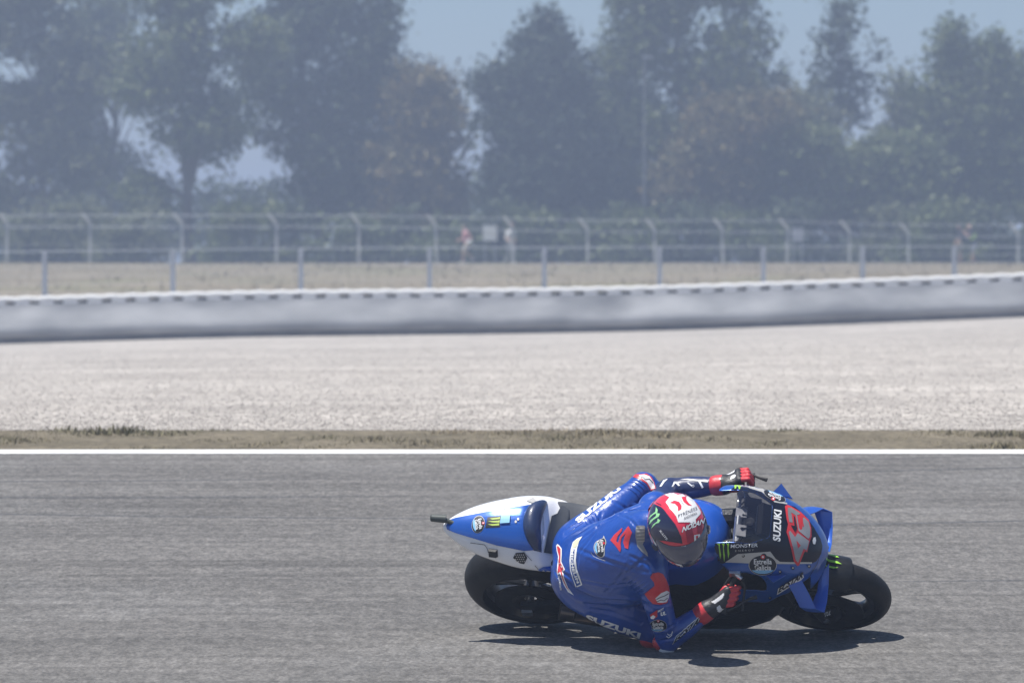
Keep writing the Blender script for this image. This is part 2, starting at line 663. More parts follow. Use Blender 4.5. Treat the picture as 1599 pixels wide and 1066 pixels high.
M_ASPH = ground_mat('worn_asphalt', [(0.3, (0.139, 0.133, 0.126)), (0.7, (0.176, 0.168, 0.158))], 0.55, (0.35, 1, 1), 0.82, 0.5, 130,
                    fine=[(22, (1, .36, 1), .22), (60, (1, .5, 1), .30), (9, (.5, 1.0, 1), .09)],
                    streak=[((0.12, 3.2, 1), 0.20, .36, .56), ((0.3, 9.0, 1), 0.14, .34, .52), ((.5, .8, 1), .12, .35, .6)], patch=(.45, (.188, .183, .176), .54, .72))
M_VERGE = ground_mat('verge_soil', [(0.3, (0.10, 0.086, 0.058)), (0.7, (0.175, 0.15, 0.108))], 2.2, (0.5, 1, 1), 0.95, 0.6, 30, fine=[(16, (1, 1, 1), .3)])
M_GRAV = ground_mat('gravel_bed', [(0.3, (0.34, 0.312, 0.282)), (0.7, (0.405, 0.375, 0.342))], 0.25, (0.6, 1, 1), 0.95, 0.3, 34,
                    fine=[(5.0, (1, .35, 1), .17), (14, (1, .5, 1), .26), (1.0, (.5, .3, 1), .09), (.35, (.25, 1.2, 1), .12)])
M_BANK = ground_mat('dry_bank_grass', [(0.3, (0.17, 0.145, 0.10)), (0.7, (0.25, 0.215, 0.16))], 0.35, (0.5, 1, 1), 0.95, 0.6, 8, fine=[(2.2, (1, .35, 1), .12), (6, (1, .5, 1), .12)],
                    patch=(0.16, (0.17, 0.17, 0.09), .52, .68))
M_FIELD = ground_mat('field_grass', [(0.3, (0.10, 0.11, 0.05)), (0.7, (0.18, 0.17, 0.09))], 0.12, (1, 1, 1), 0.95, 0.3, 4, fine=[(1.5, (1, 1, 1), .25)])
M_LINE = mat('white_line_paint', (0.56, 0.56, 0.55), 0.6, color2=(.82, .82, .81), vscale=1.6, detail=8, stretch=(.6, 3, 1), bump=0.15, bscale=80)


def strip(name, us, vs, fn, m):
    nu, nv = len(us), len(vs)
    V = [fn(u, v) for u in us for v in vs]
    I = np.arange(nu * nv).reshape(nu, nv)
    Q = np.stack([I[:-1, :-1].ravel(), I[1:, :-1].ravel(), I[1:, 1:].ravel(), I[:-1, 1:].ravel()], 1)
    return tag(link(name, np_mesh(name, V, Q, m)), kind='structure')


def zroad(y):
    return SLOPE * max(y, -10.0) if y > -10 else -0.5


Y_LINE0, Y_LINE1, Y_GRASS, Y_GRAV = 9.02, 9.32, 9.32, 10.58
XS = [-150, -60, -25, -12, -8, -5, -2.5, 0, 2.5, 5, 8, 12, 25, 60, 150]
strip('race_track', XS, [-36, -25, -14, -10, -6, -3, 0, 3, 6, Y_GRASS], lambda x, y: (x, y, zroad(y)), M_ASPH)
strip('white_edge_line', XS, [Y_LINE0, Y_LINE1 - 0.01], lambda x, y: (x, y, zroad(y) + 0.002), M_LINE)


def zverge(y):
    t = (y - Y_GRASS) / (Y_GRAV - Y_GRASS)
    return zroad(Y_GRASS) + 0.085 * t


XV = list(np.arange(-150, 150.1, 1.0))
strip('grass_verge', XV, [Y_GRASS, Y_GRASS + .3, Y_GRASS + .6, Y_GRASS + .9, Y_GRAV], lambda x, y: (x, y, zverge(y) + (0.01 * math.sin(x * 3.1 + y * 5) if y > Y_GRASS and y < Y_GRAV else 0)), M_VERGE)

M_SKID = ground_mat('rubbered_asphalt', [(0.3, (0.078, 0.077, 0.078)), (0.7, (0.118, 0.117, 0.117))], 2.2, (0.25, 5, 1), 0.85, 0.5, 130, fine=[(22, (1, .36, 1), .22), (60, (1, .5, 1), .30)])
for y0, sl, cv, wd_, xa, xb in ((8.2, .10, .035, .06, 0.3, 3.6), (7.3, .16, .02, .08, 0.6, 4.5), (7.5, .22, .03, .07, -4.6, -1.0), (6.3, .15, .03, .09, -4.2, -0.5), (4.9, -.03, .02, .07, -4.5, 0.4), (4.4, .05, .03, .08, 1.0, 4.0), (1.9, -.05, .03, .06, 1.5, 3.6)):
    def ym(x): return y0 + sl * x + cv * x * x
    V = []
    for x in np.linspace(xa, xb, 24):
        e = min(1, (x - xa) * .9 + .03, (xb - x) * .9 + .03)
        for s in (-.5, .5):
            y = ym(x) + s * wd_ * e; V.append((x, y, zroad(y) + .0007))
    tag(link('skid_mark', np_mesh('skid_mark', V, np.array([(2 * i, 2 * i + 2, 2 * i + 3, 2 * i + 1) for i in range(23)]), M_SKID)), kind='structure')

# barrier line, read off the photograph along its length (photo column -> distance, foot row)
BU = [-700, 0, 400, 800, 1000, 1200, 1400, 1600, 2300]
BD = [101, 104, 105.5, 107, 107.8, 108.5, 109.3, 110, 112.5]
BY = [553, 537, 526, 521, 517, 510.5, 503, 495, 462]


def wall_d(u): return float(cr_interp(BU, BD, np.array(min(max(u, BU[0]), BU[-1]))))
def wall_y(u): return float(cr_interp(BU, BY, np.array(min(max(u, BU[0]), BU[-1]))))
def wall_z(u): return float(CAM[2] - (wall_y(u) - 432) * wall_d(u) / FPX)


def wall_pt(u, back=0.0, z=0.0):
    d = wall_d(u)
    return np.array([(u - 799.5) / FPX * (d + back), -20 + d + back, wall_z(u) + z])


US = sorted(set(list(range(-16000, -1000, 1500)) + list(range(-1000, 2700, 60)) + list(range(2700, 18000, 1500))))


def gravel_pt(u, t):
    d0 = Y_GRAV + 20; d1 = wall_d(u)
    d = d0 + (d1 - d0) * t
    z0 = zverge(Y_GRAV); z1 = wall_z(u)
    tt = t
    return ((u - 799.5) / FPX * d, d - 20, z0 + (z1 - z0) * tt)


strip('gravel_trap', US, [0, .02, .05, .1, .2, .35, .5, .65, .8, .9, 1.0], gravel_pt, M_GRAV)
Z_FAR = 2.22


def bank_pt(u, t):
    d0 = wall_d(u); d1 = 190.0
    d = d0 + (d1 - d0) * t
    z0 = wall_z(u)
    if t == 0: z = z0
    else: z = z0 + 0.80 + (Z_FAR - z0 - 0.80) * ((t - 0.012) / (1 - 0.012)) ** 0.9 + 0.05 * math.sin(u * 0.013 + t * 9) * math.sin(t * 3.14)
    return ((u - 799.5) / FPX * d, d - 20, z)


strip('grass_bank', US, [0, 0.012, .1, .25, .4, .55, .7, .85, 1.0], bank_pt, M_BANK)
strip('field', US, [190, 205, 230, 280, 400, 700], lambda u, d: ((u - 799.5) / FPX * d, d - 20, Z_FAR + (d - 190) * 0.002), M_FIELD)

# ---- loose stones of the gravel trap (nobody could count them)
M_STONE = mat('gravel_stone', (0.24, 0.22, 0.20), 0.9, color2=(0.50, 0.465, 0.43), vscale=22, bump=0.2)


def stones(name, n, dlo, dhi, umin, umax, rlo, rhi):
    dd = dlo + (dhi - dlo) * RNG.random(n) ** 2.3; uu = RNG.uniform(umin, umax, n)
    P = np.array([gravel_pt(u, (d - Y_GRAV - 20) / (wall_d(u) - Y_GRAV - 20)) for u, d in zip(uu, dd)])
    r = RNG.uniform(rlo, rhi, n) * (0.7 + 0.6 * RNG.random(n) ** 3)
    oc = np.array([(1, 0, 0), (-1, 0, 0), (0, 1, 0), (0, -1, 0), (0, 0, 1), (0, 0, -1)], float)
    tri = np.array([(0, 2, 4), (2, 1, 4), (1, 3, 4), (3, 0, 4), (2, 0, 5), (1, 2, 5), (3, 1, 5), (0, 3, 5)])
    A = RNG.random(n) * 6.28
    sc = np.stack([RNG.uniform(.8, 1.4, n), RNG.uniform(.7, 1.2, n), RNG.uniform(.5, .9, n)], 1) * r[:, None]
    V = oc[None] * sc[:, None, :] * RNG.uniform(.75, 1.2, (n, 6, 1))
    c, s = np.cos(A)[:, None], np.sin(A)[:, None]
    V = np.stack([V[..., 0] * c - V[..., 1] * s, V[..., 0] * s + V[..., 1] * c, V[..., 2]], -1) + P[:, None, :] + np.array([0, 0, 0.35])[None, None] * r[:, None, None]
    T = (tri[None] + 6 * np.arange(n)[:, None, None]).reshape(-1, 3)
    return tag(link(name, np_mesh(name, V.reshape(-1, 3), T, M_STONE, smooth=False)), 'pale loose stones covering the gravel trap beyond the verge', None, None, 'stuff')


stones('gravel', 60000, 30.62, 82, -600, 2200, 0.006, 0.015)

# ---- dry grass of the verge
M_BLADE = mat('verge_grass_blade', (0.085, 0.095, 0.038), 0.8, color2=(0.27, 0.22, 0.14), vscale=.8, detail=6, stretch=(.5, 1.4, 1))


def blades(name, n, x0, x1, y0, y1, zf, h0, h1, m, label):
    x = RNG.uniform(x0, x1, n); y = y0 + (y1 - y0) * RNG.random(n)
    x += 0.1 * np.sin(y * 11); z = np.array([zf(a, b) for a, b in zip(x, y)])
    nz = .5 + .25 * np.sin(x * 1.7 + 2 * np.sin(y * 2.1)) + .17 * np.sin(x * 5.3 + y * 7) + .14 * np.sin(x * 11 - y * 9)
    h = RNG.uniform(h0, h1, n) * (.25 + 1.35 * np.clip(nz, 0, 1) ** 1.5) * (0.45 + 1.0 * (np.sin(x * 2.3 + np.sin(y * 3.7) * 2) * .5 + .5) * (0.5 + 0.5 * RNG.random(n)))
    a = RNG.random(n) * 6.28; w = h * RNG.uniform(.10, .2, n); le = RNG.normal(0, .45, (n, 2)) * h[:, None]
    P = np.stack([x, y, z - 0.003], 1); d = np.stack([np.cos(a) * w, np.sin(a) * w, 0 * w], 1)
    V = np.stack([P - d, P + d, P + np.stack([le[:, 0], le[:, 1], h], 1)], 1).reshape(-1, 3)
    return tag(link(name, np_mesh(name, V, np.arange(3 * n).reshape(n, 3), m, smooth=False)), label, None, None, 'stuff')


blades('grass', 42000, -9, 9, Y_GRASS + 0.02, Y_GRAV + 0.03, lambda x, y: zverge(min(y, Y_GRAV)), 0.012, 0.036, M_BLADE, 'short dry grass and weeds on the verge beside the white line')
M_BLADE2 = mat('bank_grass_blade', (0.15, 0.13, 0.075), 0.85, color2=(0.30, 0.26, 0.185), vscale=0.5, detail=6)


def zbank(x, y):
    d = y + 20
    u = x / d * FPX + 799.5
    t = (d - wall_d(u)) / (190 - wall_d(u))
    return bank_pt(u, max(t, 0.02))[2]


blades('bank_grass', 22000, -24, 24, 94, 170, lambda x, y: zbank(x, y) if y + 20 > wall_d(x / (y + 20) * FPX + 799.5) + 2 else -5, 0.04, 0.14, M_BLADE2, 'tufts of straw coloured grass on the bank behind the barrier')

# ---- tyre barrier with conveyor-belt face and white top
M_BELT = mat('grey_belt_rubber', (0.20, 0.205, 0.215), 0.6, color2=(0.40, 0.405, 0.412), vscale=0.55, detail=6, bump=0.25, bscale=3, stretch=(1, 1, 2.2))
M_BELT_DARK = mat('dark_belt_foot', (0.16, 0.16, 0.165), 0.75, var=0.2, vscale=2.0)  # darker tone for the strip along the foot of the belt face
M_TOPWHITE = mat('white_barrier_cover', (0.78, 0.78, 0.77), 0.55, var=0.05, vscale=3)
M_TYRE = mat('stacked_tyre_rubber', (0.045, 0.045, 0.048), 0.8, var=0.3, vscale=5, bump=0.3)
barrier = thing('tyre_barrier', 'long grey rubber faced tyre barrier with white top edge behind the gravel', 'barrier', loc=wall_pt(800))
BI = np.array(wall_pt(800))
WU = list(range(-2600, -660, 20)) + list(range(-660, 2261, 8)) + list(range(2270, 4200, 20))


def bulge(u, z):
    return 0.030 * math.sin(u * 0.031 + 1.3 * math.sin(u * 0.0083)) * math.sin(z * 3.4) + 0.012 * math.sin(u * 0.087 + z * 4) * math.sin(z * 3.1)


def belt_rows(u, rows, off=0.0):
    out = []
    for z, b in rows:
        p = wall_pt(u, b - bulge(u, z) * (1 if .12 < z < .8 else 0.0) + off, z); out.append(p - BI)
    return out


rings = [belt_rows(u, [(.15, -.10), (.22, -.14), (.32, -.135), (.43, -.085), (.55, -.02), (.66, .04), (.76, .09), (.85, .13), (.925, .152)]) for u in WU]
V, Fc = loft(rings, closed=False)
link('rubber_face', np_mesh('rubber_face', V, Fc, M_BELT), barrier)
rings = [belt_rows(u, [(-.03, -.03), (.04, -.05), (.10, -.07), (.17, -.075), (.22, -.06)], 0.02) for u in WU]
V, Fc = loft(rings, closed=False)
link('foot_strip', np_mesh('foot_strip', V, Fc, M_BELT_DARK), barrier)
rings = []
for u in WU:
    s = 0.012 * math.sin(u * 0.19)
    rings.append([wall_pt(u, b, z + s) - BI for b, z in ((.18, 1.003), (.168, 1.01), (.165, 1.085), (.19, 1.10), (.55, 1.115), (.62, 1.06), (.62, 1.0), (.5, .99))])
V, Fc = loft(rings)
link('white_top_cover', np_mesh('white_top_cover', V, Fc, M_TOPWHITE), barrier)
# tyre stacks behind the belt, their shoulders showing under the white cover, and the white tabs that lap down between them
mt = MB(); mt.lathe([(.10, 0), (.27, .0), (.295, .03), (.30, .08), (.295, .14), (.27, .17), (.10, .17)], (0, 0, 0), 14, 'z', closed=True)
tyre_me = mt.mesh('stack_tyre', M_TYRE)
mt = MB(); mt.box((0, 0, 0), (.36, .03, .080), taper=.92); tab_me = mt.mesh('cover_tab', M_TOPWHITE, False)
u = -420.0; k = 0
while u < 2020:
    p = wall_pt(u, .52, .82) - BI
    tg = wall_pt(u + 10) - wall_pt(u - 10); wa = Matrix.Rotation(math.atan2(tg[1], tg[0]), 4, 'Z')
    link('stack_tyre', tyre_me, barrier, Matrix.Translation(p))
    p = wall_pt(u, .182, .966) - BI
    link('cover_tab', tab_me, barrier, Matrix.Translation(p) @ wa @ Matrix.Rotation(random.uniform(-.03, .03), 4, 'Y'))
    u += 0.575 / (wall_d(u) / FPX) ; k += 1

# ---- near debris fence: square posts just behind the barrier
M_POST = mat('galvanised_post', (0.40, 0.42, 0.45), 0.5, 0.4, var=0.12, vscale=6)
M_WIRE = mat('fence_wire', (0.45, 0.47, 0.5), 0.5, 0.5)
fence = thing('debris_fence', 'wire debris fence on square grey posts just behind the tyre barrier', 'fence', loc=wall_pt(800, .9, .8))
FI = np.array(wall_pt(800, .9, .8))
near_u = [-1130, -930, -730, -530, -330, -130, 70, 270, 470, 671, 850, 1030, 1192, 1347, 1490, 1632, 1775, 1920, 2065, 2210, 2355, 2500]
mp_ = MB(); mp_.box((0, 0, .75), (.115, .09, 1.5)); mp_.box((0, 0, 1.508), (.13, .105, .015)); post_me = mp_.mesh('post', M_POST, False)


def near_top(u): return CAM[2] + (432 - float(np.interp(u, [0, 470, 850, 1200, 1600], [392, 387, 385, 384, 384]))) * (wall_d(u) + .9) / FPX


for u in near_u:
    b = wall_pt(u, .9, 0); b[2] = near_top(u) - 1.52
    link('post', post_me, fence, Matrix.Translation(b - FI))
wm = MB()
for h in np.arange(0.08, 1.5, 0.20):
    pts = [(lambda p: p - FI)(np.array([*wall_pt(u, .84, 0)[:2], near_top(u) - 1.5 + h])) for u in list(range(-1130, 2510, 60))]
    wm.tube(pts, 0.003 if h < 1.4 else 0.010, 3, cap=False)
for u in np.arange(-1130, 2500, 26.0):
    p = np.array([*wall_pt(u, .84, 0)[:2], near_top(u) - 1.5]) - FI
    wm.tube([p, p + np.array([0, 0, 1.46])], 0.0018, 3, cap=False)
wm.obj('wire_mesh', M_WIRE, fence)

# ---- far perimeter fence: concrete posts with cranked tops
M_CONC = mat('pale_concrete_post', (0.50, 0.49, 0.46), 0.85, var=0.12, vscale=5, bump=0.2)
D_FAR = 192.0
fence2 = thing('perimeter_fence', 'pale concrete posts with bent tops and barbed wire in front of the trees', 'fence', loc=at(800, 411, D_FAR))
FI2 = np.array(at(800, 411, D_FAR))
far_u = [-840, -700, -555, -410, -270, -125, 10, 140, 285, 432, 560, 682, 800, 918, 1023, 1129, 1229, 1327, 1419, 1590, 1680, 1770, 1865, 1960, 2055, 2150, 2250]
cp = MB()
cp.tube([(0, 0, -.2), (0, 0, 1.68)], .085, 4, updir=(1, 1, 0)); cp.tube([(0.01, 0, 1.62), (-.04, -.02, 1.78), (-.36, -.12, 2.17)], [.085, .08, .06], 4, updir=(0, 1, 0))
cpost = cp.mesh('post', M_CONC, False)
far_top = lambda u: float(np.interp(u, [0, 600, 900, 1250, 1420, 1600], [0, 0, -.35, -.40, -.70, -.72]))
for u in far_u:
    p = at(u, 411, D_FAR); p[2] += far_top(u) * 0.6
    link('post', cpost, fence2, Matrix.Translation(p - FI2) @ Matrix.Rotation(random.uniform(-.03, .03), 4, 'Y'))
wm = MB()
for h, ox in ((.8, 0), (1.6, 0), (2.1, -.3)):
    wm.tube([at(u, 411, D_FAR) - FI2 + np.array([ox, -.06 + ox * .3, h + far_top(u) * .6]) for u in far_u], .009 if h in (1.6, 2.1) else .003, 3, cap=False)
for x in np.arange(-46, 40, .36):
    wm.tube([(x, -.06, 0), (x, -.06, 1.6 + far_top(x / D_FAR * FPX + 800) * .6)], .002, 3, cap=False)
wm.obj('wire_mesh', M_WIRE, fence2)


def board(u, v, w, h, label, dist=D_FAR + 1.2, c=(0.42, 0.43, 0.46)):
    p = at(u, v, dist)
    t = thing('notice_board', label, 'sign', loc=(p[0], p[1], Z_FAR))
    m = MB(); m.box((0, 0, p[2] - Z_FAR), (w, .03, h)); m.obj('panel', mat('faded_board_%d' % u, c, 0.7, var=0.1, vscale=3), t, False)
    m = MB()
    for s in (-1, 1): m.box((s * w * .36, .04, (p[2] + h * .4 - Z_FAR) / 2), (.05, .04, p[2] + h * .4 - Z_FAR))
    m.obj('stand', M_POST, t, False)
    m = MB()
    for s in (-1, 1): m.box((0, -.003, p[2] - Z_FAR + s * h * .47), (w, .04, h * .06))
    m.obj('rim', M_POST, t, False)


board(1245.5, 366, .52, .62, 'small grey square board standing among the fence posts at right of centre', c=(.33, .33, .36))
board(765, 363, .62, .74, 'pale square board between the two spectators behind the fence', c=(.62, .62, .6))
p = at(1006, 411, 199)
mast = thing('light_mast', 'thin pale mast rising in front of the big green tree', 'mast', loc=(p[0], p[1], Z_FAR))
m = MB(); m.tube([(0, 0, -.2), (0, 0, 9.4)], [.06, .035], 8); m.obj('pole', mat('weathered_mast', (.22, .23, .24), .6, .3), mast)
m = MB(); m.box((.15, 0, 9.42), (.5, .12, .08)); m.obj('lamp_head', M_POST, mast, False)

# ---- trees
def leaf_mat(name, lo, mid, hi, scale=0.9):
    m = bpy.data.materials.new(name); m.use_nodes = True
    nt = m.node_tree; b = nt.nodes['Principled BSDF']; b.inputs['Roughness'].default_value = 0.55; b.inputs['Specular IOR Level'].default_value = .3
    tc = nt.nodes.new('ShaderNodeTexCoord')
    n = nt.nodes.new('ShaderNodeTexNoise'); n.inputs['Scale'].default_value = scale; n.inputs['Detail'].default_value = 6; n.inputs['Roughness'].default_value = .7
    nt.links.new(tc.outputs['Object'], n.inputs['Vector'])
    r = nt.nodes.new('ShaderNodeValToRGB'); r.color_ramp.elements.new(.5)
    for e, (p_, c) in zip(r.color_ramp.elements, ((.3, lo), (.5, mid), (.7, hi))): e.position = p_; e.color = (*c, 1)
    nt.links.new(n.outputs['Fac'], r.inputs['Fac']); nt.links.new(r.outputs['Color'], b.inputs['Base Color'])
    tr = nt.nodes.new('ShaderNodeBsdfTranslucent'); nt.links.new(r.outputs['Color'], tr.inputs['Color'])
    mx = nt.nodes.new('ShaderNodeMixShader'); mx.inputs[0].default_value = .28
    nt.links.new(b.outputs[0], mx.inputs[1]); nt.links.new(tr.outputs[0], mx.inputs[2])
    nt.links.new(mx.outputs[0], nt.nodes['Material Output'].inputs[0])
    return m


LM = {'green': leaf_mat('leaf_green', (.050, .078, .024), (.115, .15, .055), (.22, .24, .10)),
      'dark': leaf_mat('leaf_dark', (.036, .055, .026), (.062, .088, .042), (.12, .15, .072)),
      'rust': leaf_mat('leaf_rust', (.075, .085, .035), (.14, .125, .055), (.25, .175, .075)),
      'pale': leaf_mat('leaf_pale', (.085, .105, .05), (.145, .165, .085), (.23, .245, .14)),
      'conifer': leaf_mat('needle_dark', (.026, .043, .027), (.046, .068, .042), (.085, .11, .065))}
M_BARK = mat('tree_bark', (0.10, 0.085, 0.07), 0.9, color2=(0.19, 0.165, 0.14), vscale=4, bump=0.5, bscale=12, stretch=(1, 1, .25))


def crown_mesh(name, lobes, nclump, per, size, m, sig=.32, rng=None):
    """lobes: (centre, radii); leaves sit in clumps spread through the lobes with gaps between"""
    C = []
    w = np.array([a[1][0] * a[1][2] for a in lobes]); w = w / w.sum()
    li = rng.choice(len(lobes), nclump, p=w)
    d = rng.normal(size=(nclump, 3)); d /= np.linalg.norm(d, axis=1)[:, None]
    r = rng.random(nclump) ** (1 / 2.4)
    cc = np.array([lobes[i][0] for i in li]) + d * r[:, None] * np.array([lobes[i][1] for i in li]) * rng.uniform(.85, 1.12, (nclump, 1))
    n = nclump * per
    spread = sig * rng.uniform(.6, 1.5, nclump)
    P = np.repeat(cc, per, 0) + rng.normal(size=(n, 3)) * np.repeat(spread, per)[:, None] * np.array([1.15, 1.15, .8])
    a = rng.normal(size=(n, 3)); a /= np.linalg.norm(a, axis=1)[:, None]
    b = rng.normal(size=(n, 3)); b -= a * (a * b).sum(1)[:, None]; b /= np.linalg.norm(b, axis=1)[:, None]
    s = size * rng.uniform(.55, 1.35, n)[:, None]
    V = np.stack([P - a * s, P + b * s * .55, P + a * s, P - b * s * .55], 1).reshape(-1, 3)
    return np_mesh(name, V, np.arange(4 * n).reshape(n, 4), m, smooth=False), cc


def tree(name, label, u, dist, trunk_h, lobes, kind, nclump, per=26, size=.16, trunk_r=.2, seed=1, sig=.33, stems=1, lean=0.0, bare=False, group='trees beyond the perimeter fence'):
    """lobes are given in photo pixels: (u, v, half width, half height) at this tree's distance"""
    rng = np.random.default_rng(seed)
    base = at(u, 411, dist); base[2] = Z_FAR + (dist - 190) * .002
    t = thing(name, label, 'tree', loc=base, group=group)
    s = dist / FPX
    L = []
    for (lu, lv, hw, hh) in lobes:
        c = at(lu, lv, dist) - base
        dep = min(hw, 90) * s
        L.append((c + np.array([0, rng.uniform(-.25, .25) * dep, 0]), np.array([hw * s * 1.12, dep, hh * s * 1.12])))
    me, cc = crown_mesh('crown', L, nclump, per, size, LM[kind], sig, rng)
    m = MB()
    tops = [c for c, _ in L]
    for k in range(stems):
        x0 = (k - (stems - 1) / 2) * .55 + rng.normal() * .05
        top = tops[k % len(tops)]
        hgt = max(trunk_h, top[2])
        pts = []; rr = []
        for q in np.linspace(0, 1, 9):
            pts.append((x0 + (top[0] - x0) * q ** 1.6 + rng.normal() * .05 * (q > 0), rng.normal() * .06 * (q > 0), -.15 + hgt * q)); rr.append(trunk_r * (1.25 - q) * (1.25 if q == 0 else 1) / (1 + .25 * (stems - 1)))
        m.tube(pts, rr, 8)
        stem = pts
        sel = rng.choice(len(cc), min(len(cc), 26 if not bare else 40), replace=False)
        for i in sel:
            e = cc[i]
            q = np.clip(e[2] / hgt - .18 - .12 * rng.random(), .22, .95)
            j = q * 8; j0 = int(j); p0 = np.array(stem[j0]) + (np.array(stem[min(j0 + 1, 8)]) - np.array(stem[j0])) * (j - j0)
            mid = p0 * .5 + e * .5 + np.array([0, 0, .12 * np.linalg.norm(e - p0)])
            r0 = max(.02, rr[j0] * .38)
            m.tube([p0, mid, e], [r0, r0 * .6, r0 * .2], 5, cap=False)
    m.obj('trunk', M_BARK, t)
    link('crown', me, t)
    return t


def lob(rng_seed, u0, u1, v0, v1, n, hw=(35, 60), hh=(28, 50)):
    r = np.random.default_rng(rng_seed)
    out = []
    for i in range(n):
        out.append((r.uniform(u0, u1), v0 + (v1 - v0) * (i + r.random()) / n, r.uniform(*hw), r.uniform(*hh)))
    return out


TREES = [
    ('leafy_tree', 'tall pale leaved tree filling the top left corner of the scene', 70, 214, 9, lob(1, -40, 150, -70, 300, 13, (45, 75), (35, 60)), 'pale', 560, 3),
    ('leafy_tree', 'tall open crowned tree with sky gaps, second from the left', 296, 205, 8, lob(2, 215, 400, -70, 215, 10, (40, 70), (32, 50)) + [(230, 300, 40, 28), (330, 235, 40, 25)], 'green', 430, 4),
    ('leafy_tree', 'broad dense tree left of the open patch of sky', 500, 210, 9, lob(3, 420, 575, -80, 330, 15, (50, 72), (38, 60)) + [(590, 40, 32, 60), (585, 130, 40, 50)], 'dark', 760, 5),
    ('leafy_tree', 'lower round tree at the foot of the open patch of sky', 660, 208, 5, [(650, 150, 42, 45), (672, 210, 52, 50), (640, 260, 60, 50), (690, 300, 48, 50), (640, 340, 60, 42), (690, 165, 25, 30)], 'rust', 330, 6),
    ('conifer_tree', 'dark pointed conifer in the middle of the tree line', 850, 204, 12, [(857, 24, 9, 14), (856, 45, 20, 20), (825, 62, 16, 14), (862, 75, 36, 26), (752, 128, 12, 14), (908, 100, 16, 14), (845, 110, 52, 30), (775, 135, 30, 26), (880, 140, 50, 34), (840, 170, 62, 34), (800, 200, 50, 30), (870, 215, 72, 40), (850, 260, 80, 42), (800, 280, 50, 36), (845, 310, 85, 42), (910, 300, 40, 40)], 'conifer', 720, 7),
    ('leafy_tree', 'large green tree with rusty patches right of the conifer', 1080, 207, 10, lob(8, 985, 1165, -60, 130, 8, (45, 65), (35, 55)) + lob(9, 960, 1190, 130, 340, 12, (45, 70), (35, 50)) + [(960, 90, 28, 35), (940, 160, 30, 40)], 'green', 900, 8),
    ('leafy_tree', 'rust tinged tree mingling with the large green tree', 1130, 202, 6, lob(10, 1050, 1200, 170, 330, 7, (35, 60), (30, 45)), 'rust', 300, 9),
    ('poplar_tree', 'thin half bare poplar rising between two fuller trees', 1300, 213, 12, [(1318, 10, 24, 38), (1308, 60, 30, 36), (1305, 110, 32, 36), (1285, 150, 36, 36), (1330, 160, 18, 40), (1360, 120, 14, 60)], 'dark', 62, 10),
    ('leafy_tree', 'many stemmed green tree under the thin poplar', 1330, 203, 6, lob(11, 1225, 1420, 215, 340, 11, (35, 58), (26, 42)) + [(1200, 270, 45, 50)], 'green', 470, 11),
    ('leafy_tree', 'slender feathery tree with pointed top near the right edge', 1500, 206, 9, [(1482, 70, 18, 38), (1495, 115, 30, 40), (1550, 90, 16, 36), (1555, 140, 28, 44), (1500, 180, 50, 45), (1450, 160, 22, 45), (1540, 220, 55, 50), (1475, 250, 48, 45), (1545, 290, 60, 45), (1490, 325, 55, 40), (1450, 300, 30, 35)], 'green', 560, 12),
    ('leafy_tree', 'dark tree cut off by the right edge of the scene', 1605, 209, 8, lob(13, 1585, 1680, 60, 340, 9, (34, 55), (38, 55)), 'dark', 420, 13),
    ('leafy_tree', 'dark tree standing behind the conifer and the large green tree', 930, 226, 7, lob(14, 880, 990, 150, 350, 9, (45, 65), (36, 50)), 'dark', 420, 14),
    ('leafy_tree', 'dim tree standing behind the two trees furthest left', 170, 232, 7, lob(15, 60, 260, -60, 330, 13, (48, 70), (34, 52)), 'green', 420, 15),
    ('leafy_tree', 'low feathery tree filling the gap between the big tree and the thin poplar', 1240, 211, 6, lob(16, 1205, 1290, 165, 345, 7, (32, 50), (28, 42)), 'pale', 260, 16),
    ('leafy_tree', 'wispy pale tree between the many stemmed tree and the feathery pointed tree', 1415, 212, 7, [(1408, 150, 14, 40), (1420, 200, 26, 40), (1400, 240, 34, 38), (1430, 280, 40, 40), (1410, 330, 42, 34)], 'pale', 190, 17),
    ('leafy_tree', 'tall green tree next along the row, left of the pale corner tree', -170, 212, 9, lob(19, -290, -60, -60, 330, 13, (48, 70), (36, 55)), 'green', 330, 19),
    ('leafy_tree', 'dark spreading tree at the far left end of the tree row', -430, 208, 8, lob(20, -540, -320, -20, 330, 12, (48, 70), (36, 55)), 'dark', 300, 20),
    ('leafy_tree', 'broad green tree next along the row, right of the dark edge tree', 1790, 207, 8, lob(21, 1700, 1890, 0, 330, 12, (45, 68), (36, 55)), 'green', 330, 21),
    ('leafy_tree', 'rust tinged tree at the far right end of the tree row', 2030, 210, 8, lob(22, 1930, 2140, 20, 330, 12, (45, 68), (36, 55)), 'rust', 300, 22),
    ('leafy_tree', 'yellowish tree at the back between the broad tree and the round one', 600, 224, 7, lob(18, 560, 660, 90, 340, 8, (40, 60), (34, 48)), 'rust', 300, 18),
]
for nm, lb, u, d, th, lo, kd, nc, sd in TREES:
    tree(nm, lb, u, d, th, lo, kd, int(nc * 1.55), seed=sd, stems=3 if 'many stemmed' in lb else 1, trunk_r=.13 if kd == 'dark' and nc < 200 else .22)

